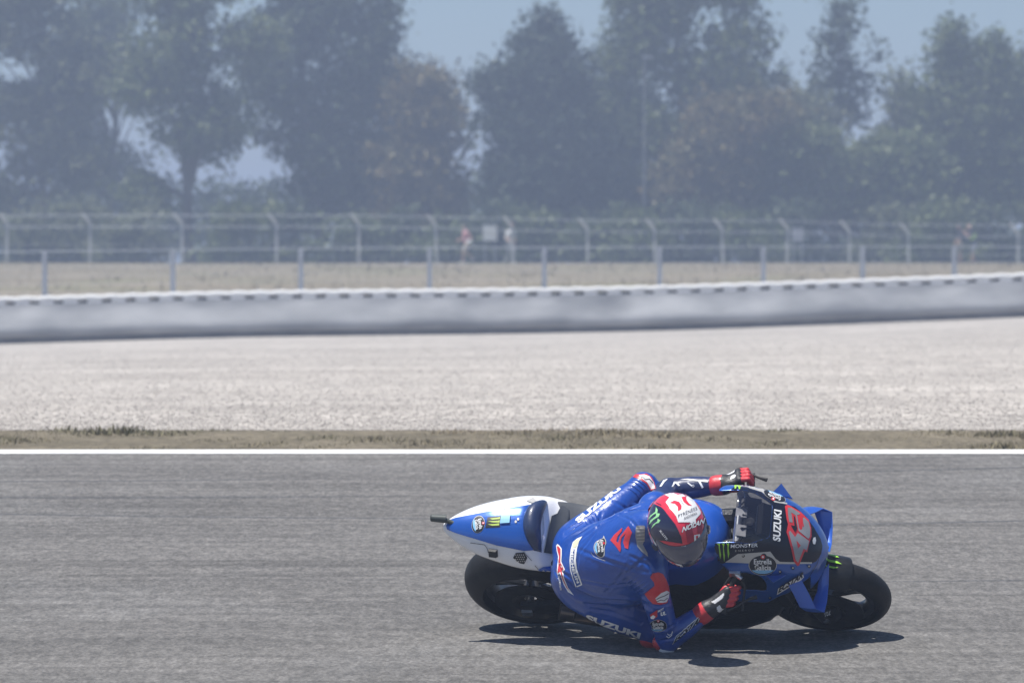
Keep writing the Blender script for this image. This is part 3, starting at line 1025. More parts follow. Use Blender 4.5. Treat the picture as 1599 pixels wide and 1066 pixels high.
SHRUBS = [(30, 'pale'), (120, 'pale'), (205, 'pale'), (385, 'green'), (455, 'dark'), (540, 'green'), (618, 'dark'), (700, 'green'), (775, 'dark'), (860, 'green'), (935, 'dark'), (1010, 'green'), (1090, 'dark'), (1165, 'green'), (1235, 'dark'), (1395, 'pale'), (1460, 'green'), (1540, 'dark'), (1610, 'green')]
SHRUB_AT = ['at the far left end of the undergrowth', 'under the tall pale leaved tree in the left corner', 'just left of the second tree trunk from the left', 'right of the second tree trunk, below the low sky gap',
            'below the left edge of the broad dense tree', 'below the middle of the broad dense tree', 'below the right edge of the broad dense tree', 'just left of the walking spectator',
            'behind the pale board between the two spectators', 'at the foot of the dark conifer', 'at the right foot of the dark conifer', 'at the foot of the thin pale mast',
            'below the middle of the large rust patched tree', 'left of the small grey square board', 'directly behind the small grey square board', 'right of the many stemmed tree',
            'just left of the person with the backpack', 'just right of the person in the lime vest', 'at the far right end of the undergrowth']
for i, (u, kd) in enumerate(SHRUBS):
    rng = np.random.default_rng(100 + i)
    dist = 197 + rng.uniform(0, 4)
    base = at(u, 411, dist); base[2] = Z_FAR
    words = {'pale': 'pale dusty', 'green': 'mid green', 'dark': 'dark green'}[kd]
    t = thing('shrub', words + ' shrub ' + SHRUB_AT[i], 'shrub', loc=base, group='shrubs behind the perimeter fence')
    L = [(np.array([rng.uniform(-1, 1), rng.uniform(-.4, .6), rng.uniform(.4, 2.4)]), np.array([rng.uniform(.8, 1.3), .8, rng.uniform(.5, .9)])) for _ in range(6)] + [(np.array([q, 0, .45]), np.array([1.0, .6, .55])) for q in (-1.3, 0, 1.3)]
    me, cc = crown_mesh('foliage', L, 105, 22, .14, LM[kd], .26, rng)
    link('foliage', me, t)
    m = MB()
    for k in range(7):
        e = cc[rng.integers(len(cc))]
        m.tube([(rng.normal() * .1, rng.normal() * .1, -.1), (e[0] * .4, e[1] * .4, e[2] * .6), e], [.04, .03, .012], 5, cap=False)
    m.obj('stem', M_BARK, t)
# a thicket further back closes the tree line
rng = np.random.default_rng(55)
base = at(800, 411, 245); base[2] = Z_FAR + .1
L = [(np.array([x, rng.uniform(-2, 4), rng.uniform(.1, 4.0)]), np.array([rng.uniform(1.2, 2.2), 1.4, rng.uniform(.8, 1.6)])) for x in np.arange(-46, 46, .75)]
me, _ = crown_mesh('woodland', L, 2900, 22, .19, LM['dark'], .36, rng)
wd = link('woodland', me, None, Matrix.Translation(base)); tag(wd, 'far dark woodland closing the gaps between the trees', None, None, 'stuff')
# ================================================================== RACING MOTORCYCLE (built upright in its own axes, then leaned into the corner)
M_BLUE = mat('blue_fairing_paint', (0.011, 0.088, 0.40), 0.28, 0.25, coat=0.7, var=0.04, vscale=3)
M_BLUE_L = mat('bright_blue_paint', (0.016, 0.10, 0.50), 0.28, 0.2, coat=0.7)
M_NAVY = mat('navy_black_paint', (0.008, 0.010, 0.024), 0.3, 0.0, coat=0.15, spec=0.3)
M_CARBON = mat('carbon_black', (0.011, 0.012, 0.014), 0.45, 0.0, coat=0.08, spec=0.25, var=0.3, vscale=30)
M_BLACK = mat('matt_black', (0.012, 0.012, 0.013), 0.6, bump=0.2, bscale=120)
M_DARKMETAL = mat('dark_cast_metal', (0.03, 0.031, 0.034), 0.42, 0.6, var=0.3, vscale=18, bump=0.3, bscale=70)
M_METAL = mat('machined_metal', (0.55, 0.56, 0.58), 0.28, 0.9, var=0.15, vscale=20)
M_RUBBER = mat('tyre_rubber', (0.013, 0.013, 0.014), 0.58, spec=0.22, var=0.35, vscale=14, bump=0.25, bscale=160)
M_WHITE = mat('white_gloss_paint', (0.78, 0.78, 0.80), 0.25, 0.0, coat=0.6, var=0.03, vscale=4)
M_STRIPE = mat('silver_stripe', (0.50, 0.49, 0.47), 0.4, 0.2)
M_INKW = mat('white_print', (0.80, 0.80, 0.80), 0.45)
M_INKB = mat('black_print', (0.010, 0.011, 0.018), 0.45)
M_INKR = mat('red_print', (0.62, 0.035, 0.045), 0.4)
M_INKG = mat('green_print', (0.30, 0.62, 0.05), 0.4)
M_GREY = mat('number_grey', (0.22, 0.22, 0.23), 0.4, 0.2, color2=(0.36, 0.36, 0.37), vscale=9)
M_CYAN = mat('pale_blue_print', (0.22, 0.48, 0.74), 0.4)
M_PADBLUE = mat('navy_foam_pad', (0.016, 0.03, 0.085), 0.42, coat=0.3, bump=0.1, bscale=90)
M_SEAT = mat('grey_seat_vinyl', (0.035, 0.042, 0.055), 0.6, bump=0.08, bscale=240)
M_SCREEN = mat('smoked_screen', (0.012, 0.015, 0.035), 0.06, trans=0.0, alpha=0.60, coat=0.3)

bike = thing('racing_motorcycle', 'blue racing motorcycle number 42 leaning deep into the corner', 'motorcycle', matrix=BIKE_M)
WF, WR = np.array([.68, 0, .29]), np.array([-.68, 0, .352])


def wheel(name, c, r0, w, rim_r, mini, discs):
    rm = MB()
    rw = w * .62
    rm.lathe([(rim_r - .022, -rw), (rim_r + .012, -rw - .004), (rim_r + .016, -rw + .008), (rim_r - .006, -rw * .7), (rim_r - .02, 0), (rim_r - .006, rw * .7), (rim_r + .016, rw - .008), (rim_r + .012, rw + .004), (rim_r - .022, rw), (rim_r - .034, rw * .6), (rim_r - .036, 0), (rim_r - .034, -rw * .6)], c, 64, closed=True)
    rm.lathe([(.018, -.055), (.042, -.055), (.045, -.03), (.036, 0), (.045, .03), (.042, .055), (.018, .055)], c, 24, closed=True)
    for k in range(5):
        a = 2 * math.pi * k / 5 + .5
        for s in (-.16, .16):
            d0 = np.array([math.cos(a), 0, math.sin(a)]); d1 = np.array([math.cos(a + s), 0, math.sin(a + s)])
            rm.tube([c + d0 * .035, c + (d0 * .4 + d1 * .6) * rim_r * .55, c + d1 * (rim_r - .02)], [.017, .013, .015], 6)
    wo = rm.obj(name, mat('magnesium_rim', (.16, .16, .17), .32, .75, var=.2, vscale=20), bike)
    tm = MB()
    prof = []
    # side wall from bead up over the crown and down the other side
    for a in np.linspace(-125, 125, 29):
        t = math.radians(a)
        rad = r0 + w * math.cos(t) * (1.0 if abs(a) < 90 else 1.0); prof.append((rad if a and abs(a) < 110 else max(rad, rim_r), w * math.sin(t) * (1.0 if abs(a) < 90 else 1.0)))
    prof = [(rim_r, -w * .60)] + [(max(r, rim_r + .004), h) for r, h in prof if r > rim_r + .01] + [(rim_r, w * .60)]
    inner = [(rim_r - .004, w * .5), (rim_r - .004, -w * .5)]
    tm.lathe(prof + inner, c, 96, closed=True)
    ty = tm.obj('tyre', M_RUBBER, wo)
    for y in discs:
        dm = MB(); dm.lathe([(.085, y - .004), (rim_r * .80, y - .004), (rim_r * .80, y + .004), (.085, y + .004)], c, 48, closed=True)
        dm.lathe([(.03, y * .8 - .004), (.088, y - .007), (.088, y + .003), (.03, y * .8 + .006)], c, 24, closed=True)
        dm.obj('brake_disc', mat('carbon_disc', (.028, .027, .027), .4, .3, var=.4, vscale=30), wo)
    return wo


wheel('front_wheel', WF, .23, .06, .212, .2, (-.082, .082))
wheel('rear_wheel', WR, .222, .095, .208, .2, (-.10,))

# fork legs, axle, brake calipers, front mudguard
for s in (-1, 1):
    m = MB()
    m.tube([(.675, s * .108, .27), (.63, s * .108, .40), (.575, s * .108, .56)], [.026, .027, .026], 14)
    m.tube([(.59, s * .108, .52), (.43, s * .104, .95)], .029, 16, mi=1)
    m.tube([(.43, s * .104, .95), (.426, s * .104, .96)], .024, 16, mi=2)
    m.obj('fork_leg', [M_DARKMETAL, M_CARBON, M_METAL], bike)
    m = MB(); m.box((.565, s * .082, .335), (.05, .05, .10), Matrix.Rotation(.3, 3, 'Y')); m.box((.545, s * .082, .335), (.03, .034, .12), Matrix.Rotation(.3, 3, 'Y'))
    m.obj('brake_caliper', M_DARKMETAL, bike, False)
    # cooling duct ahead of the disc, carries the oil maker's lettering
    m = MB()
    prof = [(.70, .36), (.735, .37), (.755, .33), (.745, .26), (.70, .235), (.655, .24), (.64, .30), (.66, .35)]
    ring0 = [(x, s * .098, z) for x, z in prof]; ring1 = [(.5 * (x + .70) , s * .126, .5 * (z + .30)) for x, z in prof]
    V, Fc = loft([ring0, ring1]); m.add(V, Fc)
    m.obj('disc_duct', M_CARBON, bike)
m = MB(); m.tube([(.68, -.135, .29), (.68, .135, .29)], .014, 12); m.obj('front_axle', M_METAL, bike)
m = MB()
rings = []
for a in np.linspace(math.radians(63), math.radians(140), 24):
    ring = []
    for b in np.linspace(-1, 1, 17):
        w = .088 * b; R_ = .303 - .058 * abs(b) ** 2.6
        ring.append((WF[0] + R_ * math.cos(a), w, WF[2] + R_ * math.sin(a)))
    for b in np.linspace(1, -1, 17):
        w = .084 * b; R_ = .299 - .058 * abs(b) ** 2.6
        ring.append((WF[0] + R_ * math.cos(a), w, WF[2] + R_ * math.sin(a)))
    rings.append(ring)
V, Fc = loft(rings); m.add(V, Fc)
mudguard = m.obj('front_mudguard', M_CARBON, bike)

# swing arm, chain side, rear caliper, engine, exhaust
for s in (-1, 1):
    m = MB()
    R0 = [(-.06, s * .10, .43, .075, .028), (-.22, s * .125, .455, .06, .025), (-.40, s * .135, .44, .052, .022), (-.56, s * .135, .385, .05, .02), (-.72, s * .13, .352, .042, .018)]
    rings = [[(x, y + w * sy, z + h * sz) for sy, sz in ((-1, -.6), (-.6, -1), (.6, -1), (1, -.6), (1, .6), (.6, 1), (-.6, 1), (-1, .6))] for x, y, z, h, w in R0]
    V, Fc = loft(rings); m.add(V, Fc)
    m.obj('swing_arm', M_CARBON, bike)
m = MB(); m.tube([(-.68, -.15, .352), (-.68, .15, .352)], .016, 12); m.box((-.69, -.155, .352), (.05, .016, .035)); m.obj('rear_axle', M_METAL, bike)
m = MB(); m.box((-.60, -.105, .285), (.07, .03, .04), Matrix.Rotation(.5, 3, 'Y')); m.obj('rear_brake_caliper', M_DARKMETAL, bike, False)
m = MB()
R0 = [(-.16, .10, .30, .70), (-.10, .15, .24, .78), (.05, .185, .20, .82), (.22, .19, .19, .80), (.36, .18, .22, .78), (.47, .15, .28, .74), (.53, .10, .40, .70)]
rings = []
for x, w, z0, z1 in R0:
    zc, hz = (z0 + z1) / 2, (z1 - z0) / 2
    rings.append([(x, w * math.copysign(abs(math.cos(t)) ** .55, math.cos(t)), zc + hz * math.copysign(abs(math.sin(t)) ** .7, math.sin(t))) for t in np.linspace(0, 2 * math.pi, 28, endpoint=False)])
V, Fc = loft(rings); m.add(V, Fc)
engine = m.obj('engine_block', M_DARKMETAL, bike)
for s, z in ((-1, .44), (1, .44)):
    m = MB()
    m.lathe([(.02, 0), (.075, 0), (.08, s * .012), (.07, s * .03), (.02, s * .034)], (.12, s * .185, z), 24)
    m.obj('crankcase_cover', M_DARKMETAL, bike)
m = MB()
R0 = [(-.18, .06, .175, .26), (-.05, .12, .13, .30), (.12, .165, .115, .36), (.30, .17, .13, .40), (.42, .14, .18, .42), (.50, .08, .26, .42)]
rings = []
for x, w, z0, z1 in R0:
    rings.append([(x, w * math.copysign(abs(math.cos(t)) ** .7, math.cos(t)), z1 + (z0 - z1) * abs(math.sin(t)) ** .8) for t in np.linspace(0, math.pi, 18)])
V, Fc = loft(rings, closed=False); m.add(V, Fc)
bp = m.obj('belly_pan', M_NAVY, bike); md = bp.modifiers.new('s', 'SOLIDIFY'); md.thickness = .004
m = MB()
m.tube([(.10, -.10, .20), (-.08, -.13, .19), (-.22, -.16, .26), (-.34, -.185, .36), (-.46, -.19, .43)], [.024, .026, .028, .033, .042], 16)
m.tube([(-.46, -.19, .43), (-.52, -.192, .45)], [.042, .038], 16)
m.obj('exhaust_pipe', mat('titanium_exhaust', (.16, .14, .13), .35, .85, color2=(.25, .20, .17), vscale=7), bike)
m = MB(); m.tube([(.02, .14, .78), (-.30, .14, .80), (-.55, .10, .86)], [.018, .016, .014], 8); m.tube([(.02, -.14, .78), (-.30, -.14, .80), (-.55, -.10, .86)], [.018, .016, .014], 8)
m.tube([(-.05, .12, .45), (-.12, .10, .70), (.10, .095, .83), (.38, .07, .92)], [.04, .04, .045, .045], 10); m.tube([(-.05, -.12, .45), (-.12, -.10, .70), (.10, -.095, .83), (.38, -.07, .92)], [.04, .04, .045, .045], 10)
m.obj('frame', M_DARKMETAL, bike)
for s in (-1, 1):
    m = MB(); m.tube([(-.16, s * .13, .36), (-.19, s * .17, .375)], .012, 8); m.tube([(-.19, s * .17, .375), (-.19, s * .25, .385)], .0105, 8); m.box((-.15, s * .15, .40), (.10, .006, .09))
    m.obj('foot_peg', M_METAL, bike, False)

# fuel tank
def shell_ring(x, w, zs, zt, zb, wb, n=36, p=.8, q=.9):
    ring = []
    for t in np.linspace(-1, 1, n):
        a = abs(t); sg = 1 if t > 0 else -1
        if a < .5:   # roof half
            an = (1 - a / .5) * math.pi / 2
            ring.append((x, sg * w * math.cos(an) ** p if a > 0 else 0, zs + (zt - zs) * math.sin(an) ** q))
        else:
            f = (a - .5) / .5
            ring.append((x, sg * (w + (wb - w) * f ** 1.5), zs + (zb - zs) * f))
    return ring


rings = []
X = [-.22, -.17, -.08, .02, .12, .20, .27, .30]
for x in np.linspace(-.22, .30, 28):
    rings.append(shell_ring(x, float(cr_interp(X, [.06, .10, .14, .168, .172, .155, .11, .05], x)), float(cr_interp(X, [.80, .80, .82, .84, .86, .87, .88, .88], x)), float(cr_interp(X, [.83, .86, .92, .965, .985, .975, .94, .90], x)), float(cr_interp(X, [.76, .70, .64, .60, .60, .64, .74, .86], x)), float(cr_interp(X, [.05, .09, .13, .16, .165, .15, .10, .04], x)), 30))
m = MB(); V, Fc = loft(rings); m.add(V, Fc)
tank = m.obj('fuel_tank', M_BLUE_L, bike)
m = MB(); m.lathe([(.0, .014), (.026, .014), (.03, .008), (.03, 0)], (.10, 0, .984), 24, 'z'); m.obj('tank_cap', M_METAL, bike)

# seat and tail
rings = []
for x in np.linspace(-.60, -.10, 16):
    w = float(cr_interp([-.60, -.45, -.30, -.18, -.10], [.15, .165, .15, .11, .085], x)); zt = float(cr_interp([-.60, -.5, -.35, -.2, -.1], [.905, .875, .845, .845, .86], x))
    rings.append(shell_ring(x, w, zt - .022, zt, zt - .06, w * .92, 22, .6, .5))
m = MB(); V, Fc = loft(rings); m.add(V, Fc); seat = m.obj('seat', M_SEAT, bike)

TX = [-1.0, -.985, -.94, -.86, -.75, -.64, -.55, -.49, -.44]
rings = []
for x in np.linspace(-1.0, -.44, 52):
    w = float(cr_interp(TX, [.018, .034, .07, .115, .152, .178, .185, .18, .165], x))
    zs = float(cr_interp(TX, [.905, .90, .895, .885, .875, .865, .855, .84, .83], x))
    zt = float(cr_interp(TX, [.918, .928, .945, .965, .985, .99, .955, .885, .862], x))
    zb = float(cr_interp(TX, [.895, .875, .85, .81, .775, .755, .745, .74, .745], x))
    wb = w * .52
    rings.append(shell_ring(x, w, zs, zt, zb, wb, 61, .95, 1.25))
V, Fc = loft(rings); m = MB(); m.add(V, Fc)
tail = m.obj('tail_cowl', M_WHITE, bike)
# padded back rest of the tail
m = MB()
rings = []
for q in np.linspace(-1, 1, 22):
    y = .125 * q; r = .052 * (1 - .55 * abs(q) ** 3.2)
    rings.append([(-.585 + .03 * q * q + r * .78 * math.cos(a), y, .972 - .05 * abs(q) ** 2.4 + r * math.sin(a)) for a in np.linspace(0, 2 * math.pi, 20, endpoint=False)])
V, Fc = loft(rings); m.add(V, Fc)
m.obj('tail_pad', M_PADBLUE, bike)
# small rear camera on its stalk
cam_p = np.array([-1.02, .015, .955])
m = MB(); m.tube([cam_p + (-.03, .0, .004), cam_p + (.035, 0, -.004)], [.0165, .019], 18); m.tube([cam_p + (-.034, 0, .004), cam_p + (-.03, 0, .004)], [.013, .0165], 18)
m.tube([cam_p + (.03, -.004, -.006), cam_p + (.07, -.012, -.02), cam_p + (.13, -.015, -.022)], [.011, .010, .014], 10); m.box(cam_p + (.125, -.012, -.012), (.035, .04, .02))
m.tube([cam_p + (.10, -.04, -.018), cam_p + (.10, .01, -.012)], .005, 8)
m.obj('rear_camera', mat('grey_green_plastic', (.055, .065, .06), .55), bike)

# nose fairing
FXP = [.20, .27, .36, .44, .52, .59, .645, .685, .712, .728]
F_zt = [1.06, 1.09, 1.10, 1.075, 1.025, .968, .912, .858, .80, .755]
F_w = [.215, .222, .222, .215, .200, .176, .142, .104, .062, .018]
F_zs = [.86, .86, .855, .84, .825, .808, .79, .772, .758, .75]
F_zb = [.60, .575, .56, .555, .565, .585, .61, .645, .69, .742]
F_wb = [.215, .225, .23, .225, .205, .165, .125, .085, .048, .012]


def fair(x, off=0.0, n=97):
    return shell_ring(x, float(cr_interp(FXP, F_w, x)) + off, float(cr_interp(FXP, F_zs, x)), float(cr_interp(FXP, F_zt, x)) + off, float(cr_interp(FXP, F_zb, x)), float(cr_interp(FXP, F_wb, x)) + off, n, .82, .92)


fx = list(np.linspace(.20, .66, 131)) + list(np.linspace(.664, .728, 30))
rings = [fair(x, 0, 141) for x in fx]
V, Fc = loft(rings, closed=False, caps=False)
V = np.array(V)


def keep(c):
    x, y, z = c
    zt = float(cr_interp(FXP, F_zt, x))
    p = pix(O_ + F_ * x - L_ * abs(y) + U_ * z)                        # the outline is the same on both sides
    if x < .375 and abs(y) < .128 and z > .93 and p[1] < 847: return False          # cockpit opening
    if .375 <= x < .50 and abs(y) < .150 - (x - .375) * .55 and z > .93 and p[1] < 847: return False   # window for the screen
    if any(in_poly(p, q) for q in CUTS): return False
    if x < .375 and p[1] < 846.5 + (p[0] - 1115) * .03: return False
    return True


CUTS = [crop((1100, 840), 200 / 1523, q) for q in (
    [(-400, -60), (60, 10), (92, 30), (150, 200), (200, 310), (300, 395), (420, 400), (640, 440), (700, 480), (735, 540), (745, 622), (380, 605), (380, 1500), (-400, 1500)],
    [(380, 752), (740, 765), (800, 740), (862, 700), (1010, 645), (1150, 540), (1262, 455), (1250, 1500), (380, 1500)])]


Fk = [f for f in Fc if keep(V[list(f)].mean(0))]
m = MB(); m.add(V, Fk)
me = m.mesh('nose_fairing', [M_BLUE, M_NAVY])
ease_rim(me)
if sum(p.normal.z for p in me.polygons if p.center.z > .9) < 0: me.flip_normals()
fairing = link('nose_fairing', me, bike)
md = fairing.modifiers.new('s', 'SOLIDIFY'); md.thickness = .0035; md.offset = -1; md.material_offset = 1; md.material_offset_rim = 1
# dark inner liner that the side opening shows
# windscreen
rings = []
for x in np.linspace(.35, .515, 40):
    r = [np.array(p) for p in fair(x, .003, 141)]
    r = [p for p in r]
    rings.append(r)
V, Fc = loft(rings, closed=False, caps=False); V = np.array(V)
Fk = [f for f in Fc if (lambda c: c[2] > .90 and abs(c[1]) < .165 - max(0, c[0] - .375) * .52)(V[list(f)].mean(0))]
m = MB(); m.add(V, Fk); me = m.mesh('windscreen', M_SCREEN); ease_rim(me); screen = link('windscreen', me, bike)
# little winglet fin on the left shoulder and loop wings on both sides
for s in (-1, 1):
    m = MB()
    m.add([(.475, s * .205, .90), (.565, s * .19, .88), (.515, s * .246, .915), (.475, s * .205, .89), (.565, s * .19, .87), (.515, s * .246, .908)], [(0, 1, 2), (5, 4, 3), (0, 3, 4, 1), (1, 4, 5, 2), (2, 5, 3, 0)])
    m.obj('shoulder_fin', M_BLUE, bike, False)
    path = [((.545, s * .165, .805), (.612, s * .150, .785)), ((.585, s * .215, .735), (.652, s * .203, .720)), ((.610, s * .250, .680), (.680, s * .250, .668)), ((.632, s * .252, .650), (.716, s * .250, .634)), ((.655, s * .20, .612), (.720, s * .185, .604)), ((.672, s * .13, .60), (.722, s * .10, .612)), ((.68, s * .07, .625), (.724, s * .03, .672))]
    rings = []
    for i, (a, b) in enumerate(path):
        a = np.array(a); b = np.array(b)
        c0 = np.array(path[max(0, i - 1)][0]); c1 = np.array(path[min(len(path) - 1, i + 1)][0])
        nrm = np.cross(c1 - c0, b - a); nrm /= np.linalg.norm(nrm)
        th = .0045
        rings.append([a - nrm * th * .5, (a * .75 + b * .25) - nrm * th, (a + b) / 2 - nrm * th, b - nrm * th * .4, b + nrm * th * .4, (a + b) / 2 + nrm * th, (a * .75 + b * .25) + nrm * th, a + nrm * th * .5])
    V, Fc = loft(rings); m = MB(); m.add(V, Fc)
    m.obj('loop_wing', M_BLUE_L, bike)
# air intake mouth in the nose
m = MB(); m.lathe([(.0, -.012), (.02, -.010), (.024, 0), (.02, .003)], (.716, -.052, .795), 16, 'x'); 
# radiator behind the nose
m = MB(); m.box((.50, 0, .60), (.05, .30, .26), Matrix.Rotation(-.25, 3, 'Y'))
for k in range(9): m.box((.528, 0, .50 + .025 * k), (.006, .28, .006), Matrix.Rotation(-.25, 3, 'Y'))
m.obj('radiator', M_BLACK, bike, False)

# cockpit
m = MB()
m.box((.405, 0, .985), (.075, .26, .022), Matrix.Rotation(.36, 3, 'Y')); m.lathe([(0, .03), (.02, .03), (.024, .0)], (.405, 0, .99), 18, 'z')
for s in (-1, 1): m.lathe([(0, .03), (.012, .03), (.013, .018), (.031, .016), (.032, -.02)], (.405, s * .095, .95), 20, 'z', mi=1)
m.obj('top_yoke', [M_DARKMETAL, M_METAL], bike)
m = MB(); m.box((.475, 0, 1.01), (.03, .15, .085), Matrix.Rotation(-.55, 3, 'Y')); m.box((.455, .0, 1.016), (.004, .13, .07), Matrix.Rotation(-.55, 3, 'Y'), mi=1)
m.obj('dash_display', [M_BLACK, mat('dark_display_glass', (.03, .035, .045), .08, coat=1)], bike, False)
m = MB()
m.tube([(.35, -.10, 1.005), (.35, .03, 1.0)], .017, 12); m.tube([(.35, .03, 1.0), (.35, .12, 1.0)], .006, 8); m.obj('steering_damper', M_METAL, bike)
m = MB(); m.tube([(.345, .155, .955), (.345, .155, .985)], .015, 14); m.obj('fluid_reservoir', mat('milky_plastic', (.5, .5, .48), .4), bike)
m = MB()
for i in range(7):
    y = -.09 + .03 * i
    m.tube([(.33, y, .96), (.37, y * 1.2, 1.0 + .012 * (i % 3)), (.43, y * .8, .985)], .0045, 6)
m.tube([(.29, -.25, .87), (.35, -.19, .93), (.42, -.10, .95)], .006, 6); m.tube([(.31, .25, .87), (.36, .19, .93), (.42, .10, .95)], .006, 6)
m.obj('brake_hose', M_BLACK, bike)
m = MB(); m.box((.365, -.045, 1.005), (.045, .055, .03), Matrix.Rotation(.3, 3, 'Y')); m.box((.36, .05, 1.0), (.05, .05, .026), Matrix.Rotation(.2, 3, 'Y')); m.obj('control_box', mat('light_grey_box', (.55, .55, .58), .45, var=.2, vscale=30), bike, False)
for s in (-1, 1):
    m = MB()
    m.tube([(.395, s * .112, .955), (.345, s * .20, .905)], .014, 12)
    m.tube([(.345, s * .20, .905), (.315 - (.02 if s < 0 else 0), s * .335, .83)], .0125, 12, mi=1)
    m.tube([(.318 - (.02 if s < 0 else 0), s * .33, .832), (.308 - (.02 if s < 0 else 0), s * .358, .82)], .018, 12, mi=1)
    m.obj('handlebar', [M_METAL, M_BLACK], bike)
    m = MB()
    m.tube([(.365, s * .21, .90), (.385, s * .25, .868), (.375, s * .33, .825), (.372, s * .342, .818)], [.007, .006, .005, .0065], 8)
    m.obj('control_lever', M_BLACK, bike)
    m = MB(); m.tube([(.308, s * .350, .828), (.345, s * .338, .842), (.40, s * .305, .855), (.440, s * .292, .858)], [.007, .006, .006, .010], 8); m.obj('lever_guard', M_BLACK, bike)
m = MB(); m.box((.345, -.205, .93), (.05, .035, .035)); m.tube([(.345, -.215, .93), (.375, -.235, .92)], .010, 8); m.obj('brake_master_cylinder', M_METAL, bike, False)

# ---- graphics on the bike (flat print on its surfaces)
def estrella(target, c, a, b, rot, ex, ey, small=False):
    """dark oval badge with a pale rim, star on top and two lines of lettering"""
    e = ellipse(c, a, b, rot)
    lay('badge_rim', fill2d([ellipse(c, a * 1.05, b * 1.06, rot)]), target, M_STRIPE, .0020, 5)
    lay('badge', fill2d([e]), target, M_INKB, .0028, 5)
    ex = np.asarray(ex, float); ey = np.asarray(ey, float); c = np.asarray(c, float)
    lay('badge_foot', fill2d([[tuple(c + ex * x * .88 - ey * (.28 + .60 * math.sqrt(max(0, 1 - x * x)))) for x in np.linspace(-.93, .93, 13)]]), target, M_CYAN, .0034, 5)
    lay('star', fill2d([ellipse(tuple(c + ey * .86), max(a, b) * .16, max(a, b) * .16)]), target, M_INKR, .0034)
    lay('star_centre', fill2d([ellipse(tuple(c + ey * .86), max(a, b) * .075, max(a, b) * .075)]), target, M_INKW, .0040)
    T1 = text2d('Estrella', .02); T2 = text2d('Galicia', .02)
    lay('lettering', put(T1, c - ex * .66 + ey * .10, ex * 1.32, ey * .55), target, M_INKW, .0040, 3)
    lay('lettering', put(T2, c - ex * .62 - ey * .50, ex * 1.24, ey * .55), target, M_INKW, .0040, 3)


def claw(target, polys, m_=None, off=.004):
    for p in polys: lay('claw_mark', fill2d([p]), target, m_ or M_INKG, off, 3)


fA, sA = (1180, 740), 140 / 933
fB, sB = (1100, 840), 200 / 1523
# black field over nose and screen surround, silver piping, blue below
lay('black_panel', fill2d([[(1112, 843), (1131, 843), (1146, 845), (1152, 800), (1141, 764), (1147, 760), (1168, 763), (1189, 769), (1208, 784), (1229, 788), (1241, 791), (1258, 806), (1270, 822), (1281, 841), (1284, 852), (1282, 864), (1274, 876), (1267, 879), (1215, 878), (1202, 861), (1152, 865), (1133, 878), (1126, 880), (1120, 866)]]), fairing, M_NAVY, .0015, 3)
lay('silver_piping', fill2d([crop(fB, sB, [(245, 282), (395, 184), (780, 156), (845, 240), (895, 276), (1000, 280), (1275, 281), (1272, 300), (1000, 302), (860, 300), (500, 292)])]), fairing, M_STRIPE, .0024, 4)
lay('silver_piping', fill2d([crop((1020, 725), 210 / 1599, [(960, 260), (1130, 280), (1290, 330), (1440, 450), (1590, 475), (1590, 460), (1450, 420), (1300, 290), (1120, 215), (985, 215)])]), fairing, M_STRIPE, .0024, 4)
# race number
lay('number_outline', fill2d([crop(fA, sA, [(300, 335), (325, 322), (365, 338), (465, 398), (548, 478), (572, 560), (575, 650), (556, 700), (530, 812), (512, 800), (500, 815), (447, 945), (430, 952), (394, 905), (368, 785), (330, 640), (316, 605), (332, 520), (318, 470)])]), fairing, M_INKR, .0034, 3)
for poly in (crop(fA, sA, [(328, 352), (365, 352), (455, 410), (450, 425), (425, 425), (445, 560), (462, 585), (480, 570), (470, 460), (500, 455), (545, 500), (562, 570), (560, 650), (540, 672), (440, 590), (410, 430), (365, 400), (380, 505), (345, 500), (330, 420)]),
             crop(fA, sA, [(338, 605), (352, 588), (378, 620), (404, 655), (432, 612), (550, 695), (526, 790), (492, 775), (437, 918), (410, 890), (386, 775), (350, 650)])):
    lay('race_number', fill2d([poly]), fairing, M_GREY, .0042, 3)
lay('number_gap', fill2d([crop(fA, sA, [(388, 432), (402, 445), (425, 565), (405, 605), (358, 532), (398, 540)])]), fairing, M_INKB, .0047, 3)
lay('number_gap', fill2d([stroke(crop(fA, sA, [(474, 425), (478, 500), (488, 548)]), 2.2)]), fairing, M_INKR, .0048, 3)
lay('number_gap', fill2d([crop(fA, sA, [(418, 690), (462, 742), (434, 772)])]), fairing, M_INKR, .0049, 3)
lay('lettering', put(text2d('SUZUKI', .035), (1218, 845.5), (2, -48), (-12, -2.5)), fairing, M_INKW, .0042, 3)
lay('lettering', put(text2d('MONSTER', .015), (1141, 855), (42, -1.8), (.5, -5.6)), fairing, M_INKW, .0034, 3)
lay('lettering', put(text2d('ENERGY', .0, space=1.5), (1148, 860.5), (29, -1.2), (.2, -2.6)), fairing, M_STRIPE, .0034, 3)
claw(fairing, [crop(fB, sB, p) for p in ([(150, 62), (188, 62), (185, 110), (200, 190), (190, 245), (178, 170), (172, 80)], [(205, 58), (243, 58), (232, 110), (245, 200), (237, 275), (225, 190), (222, 80)], [(258, 58), (296, 58), (290, 110), (298, 180), (285, 238), (275, 160), (276, 80)])])
estrella(fairing, tuple(crop(fB, sB, [(692, 315)])[0]), 21, 15, 0.0, (21, 0), (0, -15))
lay('badge_tip', fill2d([ellipse(crop(fB, sB, [(703, 212)])[0], 4.6, 4.6)]), fairing, M_INKB, .0031)
lay('name_plate', fill2d([crop(fB, sB, [(860, 668), (876, 590), (1150, 430), (1165, 418), (1180, 455), (1140, 500)])]), fairing, M_INKW, .0024, 4)
lay('lettering', put(text2d('ECSTAR', .04, .3), (1214.5, 925.0), (38.5, -24.5), (1.0, -9.5)), fairing, M_INKB, .0034, 3)
